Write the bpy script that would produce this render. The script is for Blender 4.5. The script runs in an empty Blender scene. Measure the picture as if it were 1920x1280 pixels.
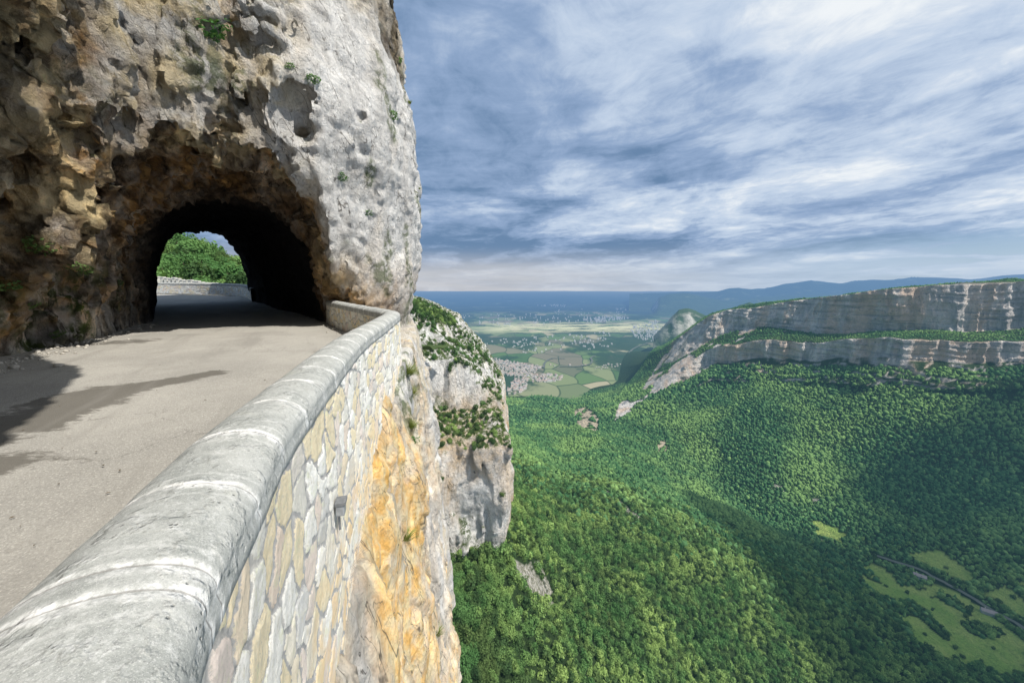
import bpy, math, random
import numpy as np

rng = np.random.default_rng(7)
random.seed(7)
scene = bpy.context.scene
COL = bpy.data.collections.new("scene_objects")
scene.collection.children.link(COL)

# ----------------------------------------------------------------- camera frame
TH = math.atan(100 / 693.0)
CT, ST = math.cos(TH), math.sin(TH)
EYE_ROAD = 1.65


def ray(x, y):
    a = (x - 960) / 693.0
    b = (640 - y) / 693.0
    return np.array([a, CT + b * ST, b * CT - ST])


def at(x, y, D=None, z=None):
    v = ray(x, y)
    t = D / v[1] if D is not None else z / v[2]
    return v * t


def proj(P):
    P = np.asarray(P, dtype=np.float64)
    f = P[..., 1] * CT - P[..., 2] * ST
    u = P[..., 1] * ST + P[..., 2] * CT
    f = np.maximum(f, 1e-3)
    return 960 + 693 * P[..., 0] / f, 640 - 693 * u / f


# ----------------------------------------------------------------- numpy noise
LATN = 64
LAT = rng.random((LATN, LATN, LATN), dtype=np.float32) * 2 - 1


def vnoise(p):
    p = np.asarray(p, dtype=np.float32)
    i = np.floor(p).astype(np.int32)
    f = p - i
    f = f * f * f * (f * (f * 6 - 15) + 10)
    i0 = i & 63
    i1 = (i0 + 1) & 63
    x0, y0, z0 = i0[..., 0], i0[..., 1], i0[..., 2]
    x1, y1, z1 = i1[..., 0], i1[..., 1], i1[..., 2]
    fx, fy, fz = f[..., 0], f[..., 1], f[..., 2]
    a = LAT[x0, y0, z0] * (1 - fx) + LAT[x1, y0, z0] * fx
    b = LAT[x0, y1, z0] * (1 - fx) + LAT[x1, y1, z0] * fx
    c = LAT[x0, y0, z1] * (1 - fx) + LAT[x1, y0, z1] * fx
    d = LAT[x0, y1, z1] * (1 - fx) + LAT[x1, y1, z1] * fx
    a = a * (1 - fy) + b * fy
    c = c * (1 - fy) + d * fy
    return a * (1 - fz) + c * fz


ROT = np.array([[0.36, 0.48, -0.8], [-0.8, 0.6, 0.0], [0.48, 0.64, 0.6]], dtype=np.float32)


def fbm(p, octv=4, gain=0.5, lac=2.03):
    p = np.asarray(p, dtype=np.float32)
    s = 0
    a = 1.0
    for k in range(octv):
        s = s + a * vnoise(p + 17.3 * k)
        p = (p @ ROT) * lac
        a *= gain
    return s


def ridge(p, octv=3, gain=0.5):
    p = np.asarray(p, dtype=np.float32)
    s = 0
    a = 1.0
    for k in range(octv):
        s = s + a * (1 - 2 * np.abs(vnoise(p + 31.7 * k)))
        p = (p @ ROT) * 2.1
        a *= gain
    return s


def hash3(ix, iy, iz, k):
    h = (ix * 73856093) ^ (iy * 19349663) ^ (iz * 83492791) ^ (k * 2654435)
    h = (h ^ (h >> 13)) * 1274126177
    h = h ^ (h >> 16)
    return (h & 0xFFFF).astype(np.float32) / 65535.0


def worley(p):
    p = np.asarray(p, dtype=np.float64)
    i = np.floor(p).astype(np.int64)
    f1 = np.full(p.shape[:-1], 9.0)
    f2 = np.full(p.shape[:-1], 9.0)
    idv = np.zeros(p.shape[:-1])
    g = np.zeros(p.shape[:-1])
    for dx in (-1, 0, 1):
        for dy in (-1, 0, 1):
            for dz in (-1, 0, 1):
                ix, iy, iz = i[..., 0] + dx, i[..., 1] + dy, i[..., 2] + dz
                qx = ix + hash3(ix, iy, iz, 1) - p[..., 0]
                qy = iy + hash3(ix, iy, iz, 2) - p[..., 1]
                qz = iz + hash3(ix, iy, iz, 3) - p[..., 2]
                d = qx * qx + qy * qy + qz * qz
                # plane tilt inside each cell gives flat facets
                tilt = qx * (hash3(ix, iy, iz, 5) - .5) + qy * (hash3(ix, iy, iz, 6) - .5) + qz * (hash3(ix, iy, iz, 7) - .5)
                m = d < f1
                f2 = np.where(m, f1, np.minimum(f2, d))
                idv = np.where(m, hash3(ix, iy, iz, 4), idv)
                g = np.where(m, tilt, g)
                f1 = np.where(m, d, f1)
    return np.sqrt(f1), np.sqrt(f2), idv, g


def sstep(a, b, x):
    t = np.clip((x - a) / (b - a), 0, 1)
    return t * t * (3 - 2 * t)


# ----------------------------------------------------------------- object helpers
def link(o):
    COL.objects.link(o)
    return o


def tag(o, label=None, cat=None, group=None, kind=None):
    if label: o["label"] = label
    if cat: o["category"] = cat
    if group: o["group"] = group
    if kind: o["kind"] = kind
    return o


def empty(name, loc=(0, 0, 0)):
    o = bpy.data.objects.new(name, None)
    o.empty_display_size = .2
    o.location = loc
    return link(o)


def mesh_np(name, V, F, mat=None, smooth=True, attrs=None, parent=None, uv=None, do_link=True):
    """V (n,3), F (m,k) with k = 3 or 4, or list of lists"""
    me = bpy.data.meshes.new(name)
    V = np.asarray(V, dtype=np.float32)
    if isinstance(F, np.ndarray):
        m, k = F.shape
        me.vertices.add(len(V))
        me.vertices.foreach_set("co", V.ravel())
        me.loops.add(m * k)
        me.loops.foreach_set("vertex_index", F.astype(np.int32).ravel())
        me.polygons.add(m)
        me.polygons.foreach_set("loop_start", np.arange(0, m * k, k, dtype=np.int32))
        me.polygons.foreach_set("loop_total", np.full(m, k, dtype=np.int32))
        me.update(calc_edges=True)
    else:
        me.from_pydata([tuple(map(float, v)) for v in V], [], F)
    if smooth:
        me.polygons.foreach_set("use_smooth", np.ones(len(me.polygons), dtype=bool))
    if attrs:
        for an, av in attrs.items():
            a = me.attributes.new(an, 'FLOAT', 'POINT')
            a.data.foreach_set("value", np.asarray(av, dtype=np.float32))
    if uv is not None:
        l = me.uv_layers.new(name="UVMap")
        li = np.empty(len(me.loops), dtype=np.int32)
        me.loops.foreach_get("vertex_index", li)
        l.data.foreach_set("uv", np.asarray(uv, dtype=np.float32)[li].ravel())
    me.update()
    if mat: me.materials.append(mat)
    o = bpy.data.objects.new(name, me)
    if do_link: link(o)
    if parent: o.parent = parent
    return o


def grid_faces(nu, nv):
    i = np.arange(nu - 1)[:, None] * nv + np.arange(nv - 1)[None, :]
    i = i.ravel()
    return np.stack([i, i + nv, i + nv + 1, i + 1], 1)


def vnormals(V, F):
    a, b, c = V[F[:, 0]], V[F[:, 1]], V[F[:, 2]]
    n = np.cross(c - a, V[F[:, -1]] - b) if F.shape[1] == 4 else np.cross(b - a, c - a)
    N = np.zeros_like(V)
    for k in range(F.shape[1]):
        for j in range(3):
            N[:, j] += np.bincount(F[:, k], n[:, j], len(V))
    return N / (np.linalg.norm(N, axis=1, keepdims=True) + 1e-9)


# ----------------------------------------------------------------- surface nets
def surface_nets(f, lo, hi, h, B=16, margin=1.2):
    lo = np.array(lo, float)
    nb = np.ceil((np.array(hi) - lo) / (h * B)).astype(int)
    bi = np.stack(np.meshgrid(*[np.arange(n) for n in nb], indexing='ij'), -1).reshape(-1, 3)
    cen = lo + (bi + .5) * B * h
    val = f(cen)
    keep = np.abs(val) < B * h * .87 * 1.25 + margin
    bi = bi[keep]
    N = nb * B + 2
    loc = np.stack(np.meshgrid(*[np.arange(B + 1)] * 3, indexing='ij'), -1)
    ids, pos, quads = [], [], []

    def gid(c):
        return (c[..., 0].astype(np.int64) * N[1] + c[..., 1]) * N[2] + c[..., 2]
    CH = 160
    for s in range(0, len(bi), CH):
        b = bi[s:s + CH]
        g = b[:, None, None, None, :] * B + loc[None]
        P = lo + g * h
        v = f(P.reshape(-1, 3)).reshape(g.shape[:-1]).astype(np.float32)
        sg = v < 0
        acc = np.zeros(sg[:, :-1, :-1, :-1].shape + (3,), np.float32)
        cnt = np.zeros(acc.shape[:-1], np.float32)
        sl = {0: slice(0, -1), 1: slice(1, None)}
        for ax in range(3):
            oth = [a for a in range(3) if a != ax]
            for o1 in (0, 1):
                for o2 in (0, 1):
                    ix0 = [slice(None)] * 4
                    ix1 = [slice(None)] * 4
                    ix0[ax + 1] = sl[0]; ix1[ax + 1] = sl[1]
                    ix0[oth[0] + 1] = sl[o1]; ix1[oth[0] + 1] = sl[o1]
                    ix0[oth[1] + 1] = sl[o2]; ix1[oth[1] + 1] = sl[o2]
                    a0, a1 = v[tuple(ix0)], v[tuple(ix1)]
                    cr = (a0 < 0) != (a1 < 0)
                    t = np.where(cr, a0 / np.where(cr, a0 - a1, 1), 0)
                    acc[..., ax] += np.where(cr, t, 0)
                    acc[..., oth[0]] += cr * o1
                    acc[..., oth[1]] += cr * o2
                    cnt += cr
        m = cnt > 0
        cells = g[:, :-1, :-1, :-1][m]
        ids.append(gid(cells))
        pos.append(lo + (cells + acc[m] / cnt[m][:, None]) * h)
        for ax in range(3):
            oth = [(ax + 1) % 3, (ax + 2) % 3]
            i0 = [slice(None)] + [slice(0, -1)] * 3
            i1 = list(i0)
            i1[ax + 1] = slice(1, None)
            a0, a1 = sg[tuple(i0)], sg[tuple(i1)]
            e = a0 != a1
            c = g[:, :-1, :-1, :-1][e]
            flip = a0[e]
            u = np.zeros(3, int); u[oth[0]] = 1
            w = np.zeros(3, int); w[oth[1]] = 1
            q = np.stack([gid(c), gid(c - u), gid(c - u - w), gid(c - w)], 1)
            q[~flip] = q[~flip][:, ::-1]
            ok = (c - u - w).min(1) >= 0
            quads.append(q[ok])
    ids = np.concatenate(ids); pos = np.concatenate(pos); quads = np.concatenate(quads)
    o = np.argsort(ids)
    ids, pos = ids[o], pos[o]
    qi = np.searchsorted(ids, quads)
    qi = np.clip(qi, 0, len(ids) - 1)
    ok = (ids[qi] == quads).all(1)
    return pos, qi[ok]


def poly_sd(px, py, poly):
    """signed distance to an open polyline; negative on its left side"""
    best = np.full(px.shape, 1e9)
    sign = np.ones(px.shape)
    n = len(poly) - 1
    for k in range(n):
        ax, ay = poly[k]; bx, by = poly[k + 1]
        ex, ey = bx - ax, by - ay
        L = ex * ex + ey * ey
        t = ((px - ax) * ex + (py - ay) * ey) / L
        tc = np.clip(t, 0 if k > 0 else -99, 1 if k < n - 1 else 99)
        dx, dy = px - ax - tc * ex, py - ay - tc * ey
        d = dx * dx + dy * dy
        cr = ex * (py - ay) - ey * (px - ax)
        m = d < best - 1e-9
        best = np.where(m, d, best)
        sign = np.where(m, np.where(cr > 0, -1.0, 1.0), sign)
    return np.sqrt(best) * sign


# ----------------------------------------------------------------- node helpers
class NT:
    def __init__(self, mat=None, tree=None):
        self.t = tree or mat.node_tree
        self.n = self.t.nodes
        self.l = self.t.links

    def new(self, typ, **kw):
        nd = self.n.new(typ)
        for k, v in kw.items():
            if hasattr(nd, k) and not k.startswith('i_'):
                setattr(nd, k, v)
        return nd

    def put(self, sock, v):
        if isinstance(v, bpy.types.NodeSocket):
            self.l.new(v, sock)
        elif v is not None:
            if isinstance(v, (tuple, list)) and sock.type == 'RGBA' and len(v) == 3:
                v = (*v, 1)
            sock.default_value = v

    def geo(self, out="Position"):
        return self.new("ShaderNodeNewGeometry").outputs[out]

    def attr(self, name, out="Fac"):
        nd = self.new("ShaderNodeAttribute"); nd.attribute_name = name
        return nd.outputs[out]

    def uv(self):
        return self.new("ShaderNodeTexCoord").outputs["UV"]

    def math(self, op, a, b=None, c=None, clamp=False):
        nd = self.new("ShaderNodeMath"); nd.operation = op; nd.use_clamp = clamp
        self.put(nd.inputs[0], a)
        if b is not None: self.put(nd.inputs[1], b)
        if c is not None: self.put(nd.inputs[2], c)
        return nd.outputs[0]

    def vmath(self, op, a, b=None, s=None):
        nd = self.new("ShaderNodeVectorMath"); nd.operation = op
        self.put(nd.inputs[0], a)
        if b is not None: self.put(nd.inputs[1], b)
        if s is not None: self.put(nd.inputs[3], s)
        return nd.outputs["Value" if op in ("LENGTH", "DOT_PRODUCT", "DISTANCE") else "Vector"]

    def scale(self, v, s):
        return self.vmath("MULTIPLY", v, s if isinstance(s, tuple) else (s, s, s))

    def noise(self, v, scale=1, detail=4, rough=.55, dist=0, out="Fac"):
        nd = self.new("ShaderNodeTexNoise")
        self.put(nd.inputs["Vector"], v)
        nd.inputs["Scale"].default_value = scale
        nd.inputs["Detail"].default_value = detail
        nd.inputs["Roughness"].default_value = rough
        nd.inputs["Distortion"].default_value = dist
        return nd.outputs[out]

    def voro(self, v, scale=1, feature='F1', out="Distance", dims='3D', rnd=1):
        nd = self.new("ShaderNodeTexVoronoi"); nd.feature = feature; nd.voronoi_dimensions = dims
        self.put(nd.inputs["Vector"], v)
        nd.inputs["Scale"].default_value = scale
        nd.inputs["Randomness"].default_value = rnd
        return nd.outputs[out]

    def ramp(self, f, a, b, lo=0., hi=1., smooth=True):
        nd = self.new("ShaderNodeMapRange")
        nd.interpolation_type = 'SMOOTHSTEP' if smooth else 'LINEAR'
        self.put(nd.inputs[0], f)
        for k, v in zip((1, 2, 3, 4), (a, b, lo, hi)): nd.inputs[k].default_value = v
        return nd.outputs[0]

    def mix(self, f, a, b, mode='MIX'):
        nd = self.new("ShaderNodeMix"); nd.data_type = 'RGBA'; nd.blend_type = mode
        nd.clamp_factor = True
        self.put(nd.inputs[0], f); self.put(nd.inputs[6], a); self.put(nd.inputs[7], b)
        return nd.outputs[2]

    def sep(self, v):
        nd = self.new("ShaderNodeSeparateXYZ"); self.put(nd.inputs[0], v)
        return nd.outputs

    def comb(self, x, y, z):
        nd = self.new("ShaderNodeCombineXYZ")
        for k, v in enumerate((x, y, z)): self.put(nd.inputs[k], v)
        return nd.outputs[0]

    def bump(self, h, dist=.02, strength=1, n=None):
        nd = self.new("ShaderNodeBump")
        nd.inputs["Distance"].default_value = dist
        nd.inputs["Strength"].default_value = strength
        self.put(nd.inputs["Height"], h)
        if n is not None: self.put(nd.inputs["Normal"], n)
        return nd.outputs[0]

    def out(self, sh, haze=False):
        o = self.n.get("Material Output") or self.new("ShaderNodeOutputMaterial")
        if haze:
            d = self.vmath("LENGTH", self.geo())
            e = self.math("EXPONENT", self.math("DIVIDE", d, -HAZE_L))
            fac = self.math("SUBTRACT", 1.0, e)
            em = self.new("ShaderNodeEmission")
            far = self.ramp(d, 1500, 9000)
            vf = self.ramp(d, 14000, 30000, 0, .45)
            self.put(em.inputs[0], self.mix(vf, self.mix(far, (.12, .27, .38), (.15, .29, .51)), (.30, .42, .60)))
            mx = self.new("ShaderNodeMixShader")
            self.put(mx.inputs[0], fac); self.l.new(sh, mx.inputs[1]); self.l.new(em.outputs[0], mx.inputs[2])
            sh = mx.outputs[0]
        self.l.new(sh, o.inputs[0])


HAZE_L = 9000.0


def new_mat(name):
    m = bpy.data.materials.new(name)
    m.use_nodes = True
    for nd in list(m.node_tree.nodes):
        if nd.type != 'OUTPUT_MATERIAL': m.node_tree.nodes.remove(nd)
    return m, NT(m)


def principled(N, color, rough=.9, normal=None, spec=.2, haze=False):
    p = N.new("ShaderNodeBsdfPrincipled")
    N.put(p.inputs["Base Color"], color)
    N.put(p.inputs["Roughness"], rough)
    p.inputs["Specular IOR Level"].default_value = spec
    if normal is not None: N.put(p.inputs["Normal"], normal)
    N.out(p.outputs[0], haze)


def mat_plain(name, c, rough=.8, var=.15, scale=8., bump=.003, metallic=0, haze=False):
    m, N = new_mat(name)
    P = N.geo()
    n = N.noise(P, scale, 5, .6)
    col = N.mix(N.ramp(n, .3, .7), tuple(k * (1 - var) for k in c), tuple(min(1, k * (1 + var)) for k in c))
    b = N.bump(n, bump) if bump else None
    principled(N, col, rough, b, .3, haze)
    m.node_tree.nodes["Principled BSDF"].inputs["Metallic"].default_value = metallic
    return m


def mat_rock(name, detail=1.0, haze=False, crack=1.0, light=1.0, dist=.1, ochre_c=((.62, .38, .15), (.40, .22, .09))):
    """limestone; detail = size of the finest features, metres"""
    m, N = new_mat(name)
    P = N.geo()
    wv = N.vmath("ADD", P, N.scale(N.noise(P, .9 / detail, 6, .7, out="Color"), .75 * detail))
    och = N.attr("ochre")
    moss = N.attr("moss")
    dark = N.attr("dark")
    n1 = N.noise(P, .55 / detail, 6, .62)
    n2 = N.noise(wv, 3.1 / detail, 6, .65)
    st = N.noise(N.scale(wv, (1, 1, .16)), 1.5 / detail, 5, .6)
    st2 = N.noise(N.scale(P, (1, 1, .10)), .5 / detail, 4, .6)
    c = N.mix(N.ramp(n1, .32, .68), tuple(k * light for k in (.36, .35, .335)), tuple(k * light for k in (.60, .585, .555)))
    c = N.mix(N.ramp(st, .52, .74, 0, .5), c, tuple(k * light for k in (.24, .25, .265)))
    c = N.mix(N.ramp(n2, .55, .72, 0, .55), c, tuple(k * light for k in (.72, .69, .64)))
    # warm cream staining
    c = N.mix(N.ramp(st2, .5, .72, 0, .5), c, tuple(k * light for k in (.58, .47, .34)))
    on = N.noise(N.scale(wv, (1, 1, .45)), 1.1 / detail, 5, .6)
    of = N.math("MULTIPLY", och, N.ramp(on, .28, .6, .25, 1.0), clamp=True)
    oc = N.mix(N.ramp(N.noise(P, 1.8 / detail, 5, .65), .35, .65), ochre_c[0], ochre_c[1])
    c = N.mix(of, c, oc)
    # overhang shade painted into the left wall's colour
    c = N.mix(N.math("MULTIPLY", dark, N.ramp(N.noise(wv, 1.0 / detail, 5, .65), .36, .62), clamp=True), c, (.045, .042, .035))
    # pale weathered skin of the outer face
    og = N.math('MULTIPLY', N.attr('outer'), N.ramp(N.noise(P, .8, 5, .6), .25, .6, .20, .70))
    c = N.mix(og, c, N.mix(N.ramp(n2, .35, .6), (.56, .55, .53), (.74, .725, .70)))
    # cracks
    if crack > 0:
        for (cs_, cw_, ga_) in (((.9, .9, .13), .012, 1.1), ((1.9, 1.9, .45), .009, 2.3)):
            sh_ = N.comb(N.math("ADD", N.sep(P)[0], N.math("MULTIPLY", N.sep(P)[2], .42)), N.sep(P)[1], N.sep(P)[2])
            ln = N.noise(N.scale(sh_, tuple(k / detail for k in cs_)), 1.0, 3, .45, .2)
            la = N.math("ABSOLUTE", N.math("SUBTRACT", ln, .5))
            gt = N.ramp(N.noise(N.vmath("ADD", P, (ga_, 5., 1.)), .8 / detail, 4, .6), .46, .56)
            c = N.mix(N.math("MULTIPLY", N.ramp(la, 0, cw_, .85, 0), gt), c, (.10, .09, .075))
        ed = N.voro(N.scale(wv, (1, 1, .42)), 1.15 / detail, 'DISTANCE_TO_EDGE')
        ce = N.ramp(ed, 0, .022, .7 * crack, 0)
        gate = N.ramp(N.noise(P, 1.6 / detail, 4), .52, .64)
        c = N.mix(N.math("MULTIPLY", ce, gate), c, (.075, .065, .05))
        ed2 = N.voro(wv, 4.2 / detail, 'DISTANCE_TO_EDGE')
        c = N.mix(N.math("MULTIPLY", N.ramp(ed2, 0, .06, .5 * crack, 0), N.ramp(n2, .4, .6)), c, (.12, .10, .08))
    mf = N.math("MULTIPLY", moss, N.ramp(N.noise(wv, 2.2 / detail, 5, .7), .4, .55), clamp=True)
    mc = N.mix(N.noise(P, 9 / detail, 3), (.035, .065, .018), (.11, .15, .035))
    c = N.mix(mf, c, mc)
    c = N.mix(N.math('MULTIPLY', N.attr('warm'), N.ramp(N.noise(wv, .9, 4, .6), .35, .6)), c, (.74, .60, .36))
    c = N.mix(N.attr('shade_tone'), c, N.mix(1.0, c, (.36, .29, .20), 'MULTIPLY'))  # painted shade: rock under the overhang multiplied darker
    pit = N.noise(wv, 2.0 / detail, 8, .75)
    c = N.mix(N.ramp(pit, .61, .69, 0, .45), c, N.mix(1.0, c, (.22, .2, .18), 'MULTIPLY'))
    c = N.mix(N.ramp(N.attr('facet'), .12, .42, .6, 0), c, N.mix(1.0, c, (.38, .37, .36), 'MULTIPLY'))
    c = N.mix(N.ramp(N.attr('facet'), .58, .88, 0, .65), c, N.mix(1.0, c, (2.1, 2.0, 1.8), 'MULTIPLY'))
    c = N.mix(N.math('MULTIPLY', N.attr('crev'), N.ramp(n2, .35, .55, .25, .9)), c, N.mix(1.0, c, (.22, .2, .18), 'MULTIPLY'))  # creases between facets darkened as painted shade
    c = N.mix(N.attr('tun_shade'), c, (.022, .022, .024))  # darkness inside the tunnel painted into the rock colour
    # bump
    f2 = N.voro(wv, 2.6 / detail, 'F1')
    f3 = N.voro(wv, 8.5 / detail, 'F1')
    fine = N.noise(P, 7 / detail, 9, .8)
    h = N.math("ADD", N.math("MULTIPLY", f2, .9), N.math("MULTIPLY", f3, .35))
    h = N.math("ADD", h, N.math("MULTIPLY", fine, 1.5))
    h = N.math("ADD", h, N.math("MULTIPLY", st, .8))
    fac = None
    for sc_, am in ((1.1, 1.0), (3.2, .38), (8.0, .16)):
        q_ = N.scale(wv, (sc_ / detail, sc_ / detail, sc_ * .5 / detail))
        vn = N.new("ShaderNodeTexVoronoi"); N.put(vn.inputs["Vector"], q_); vn.inputs["Scale"].default_value = 1
        rel = N.vmath("SUBTRACT", q_, vn.outputs["Position"])
        rc = N.vmath("SUBTRACT", vn.outputs["Color"], (.5, .5, .5))
        hh = N.math("MULTIPLY", N.vmath("DOT_PRODUCT", rel, rc), am * 4.0)
        fac = hh if fac is None else N.math("ADD", fac, hh)
    h = N.math("ADD", h, fac)
    b = N.bump(h, dist * detail, 1.0)
    b.node.inputs['Strength'].default_value = 1.0
    N.put(b.node.inputs['Strength'], N.math('SUBTRACT', 1.0, N.math('MULTIPLY', N.attr('outer'), .3)))
    principled(N, c, .92, b, .15, haze)
    return m


# ============================================================ NEAR CLIFF AND TUNNEL
def roadz(Y, X=None):
    Y = np.asarray(Y, dtype=float)
    z = -1.65 + .012 * np.clip(Y - 3, 0, 13)
    z = z + .05 * np.clip(Y - 16, 0, 60) * sstep(13, 20, Y)
    return z


PORT = (-12.1, 16.2)
TD = (-.687, .727)        # tunnel direction, away from the camera
TR = (.727, .687)         # to its right
UPPER = [(6, -8), (.7, .3), (-1.8, 3.3), (-5.6, 5.2), (-7.9, 7.9), (-9.3, 10.1), (-6.5, 13), (-5.0, 15.3), (-4.45, 17.2), (-4.9, 20), (-9, 34)]
LOWER = [(.4, -3), (-.42, 0), (-.60, .55), (-.99, 1.38), (-1.41, 2.55), (-2.05, 5), (-2.70, 8.67), (-2.9, 9.5), (-3.35, 12), (-4.1, 16), (-6, 22), (-12, 34)]
LOWER = [(x - .03, y) for x, y in LOWER]


def f_upper(P):
    x, y, z = P[:, 0].astype(float), P[:, 1].astype(float), P[:, 2].astype(float)
    q = -((x - PORT[0]) * TD[0] + (y - PORT[1]) * TD[1])
    lat = (x - PORT[0]) * TR[0] + (y - PORT[1]) * TR[1]
    zr = roadz(y)
    h = z - zr
    p = P.astype(np.float32)
    big = fbm(p * np.array([.22, .22, .16], np.float32), 3)
    mid = ridge(p * np.array([.62, .62, .34], np.float32) + 5, 3)
    sml = ridge(p * 2.0 + 9, 2)
    # outer cliff body
    lean = np.interp(z, [-16, -4, -2.4, -1.2, .8, 4.5, 7.5, 9.6, 14, 20], [.5, .2, -.45, -.45, -.02, .30, .12, -.2, -.5, -.9])
    g = poly_sd(x, y, UPPER) - lean
    wl_ = sstep(-6.6, -7.9, x) * sstep(1.5, 3.5, z)
    g = g + wl_ * (.40 * mid + .16 * sml + .38 * ridge(p * np.array([.9, .9, .28], np.float32) + 33, 2))
    # base recess next to the wing wall
    rec = sstep(1.4, -.9, z) * sstep(-5.7, -7.7, x) * 2.1
    g = g + rec
    g = g + .36 * big + .16 * mid + .07 * sml + .05 * ridge(p * np.array([2.2, 2.2, .7], np.float32) + 3, 2)
    back = -q - 14.2 + .5 * big
    solid = np.maximum(g, back)
    solid = np.maximum(solid, z - 19)
    # cavity: tunnel tube that flares toward the camera
    qq = np.clip(q + 2.8, 0, 30)
    Lw = 2.85 + .235 * qq
    Rw = 2.85 + .02 * qq
    qw = q + 1.3 * vnoise(p * .35 + 90) + .25 * lat
    tq = qw / 1.7
    fr = tq - np.floor(tq)
    qs = 1.7 * (np.floor(tq) + sstep(.5, .95, fr))
    qs = np.where(q > 1.5, q + (qs - qw + .85) * sstep(1.5, 4, q) * 1.15, q)
    H = 5.15 + np.interp(qs, [0, 1, 5.5, 6.9, 8.3, 10, 14, 30], [0, 0, .8, 1.5, 3.8, 5.0, 5.6, 6.2])
    hw = (Lw + Rw) / 2
    cc = (Rw - Lw) / 2
    u = (lat - cc) / hw
    hh = (h + .6) / (H + .6)
    # superelliptic arch
    rr = (np.abs(u) ** 2.7 + np.clip(hh, 0, None) ** 2.3) ** (1 / 2.5)
    cav = (rr - 1) * np.minimum(hw, H) * .85
    amp = sstep(-3, 3, q)
    rib = ridge(p * np.array([.42, .42, .13], np.float32) + 71, 2)
    amp = sstep(.5, 6, q)
    cav = cav + (.18 + .6 * amp) * big * .8 + (.07 + .2 * amp) * mid + .05 * sml + .26 * amp * rib
    # open to the right before the cliff starts (over the road)
    out = np.maximum(solid, -cav)
    # open strip over the wing wall corner
    return out


def f_lower(P):
    x, y, z = P[:, 0].astype(float), P[:, 1].astype(float), P[:, 2].astype(float)
    p = P.astype(np.float32)
    ztop = np.interp(y, [-3, 2, 5, 7, 9, 9.6, 12, 16], [-2.6, -2.5, -2.3, -1.95, -1.4, -1.35, -1.5, -1.7])
    big = fbm(p * np.array([.30, .30, .16], np.float32) + 40, 3)
    mid = ridge(p * np.array([.8, .8, .30], np.float32) + 25, 3)
    dz = ztop + .35 * vnoise(p * 1.1 + 3) - z
    bul = np.interp(dz, [-.4, 0, .35, 1.2, 3, 6, 10, 20], [-.5, -.1, .10, .26, .42, .66, .85, 1.3])
    g = poly_sd(x, y, LOWER) - bul
    a = sstep(0, 2.0, dz)
    g = g + a * (.34 * big + .16 * mid) - a * .05
    top = z - (roadz(y) - .30)
    inner = poly_sd(x, y, LOWER) + .25
    cut = np.where(inner > 0, z - ztop - .25, top)
    return np.maximum(g, np.maximum(top, np.minimum(cut, top + 0 * cut)))


def rock_mesh(f, lo, hi, h, **kw):
    V, F = surface_nets(f, lo, hi, h, **kw)
    return V, F


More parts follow.
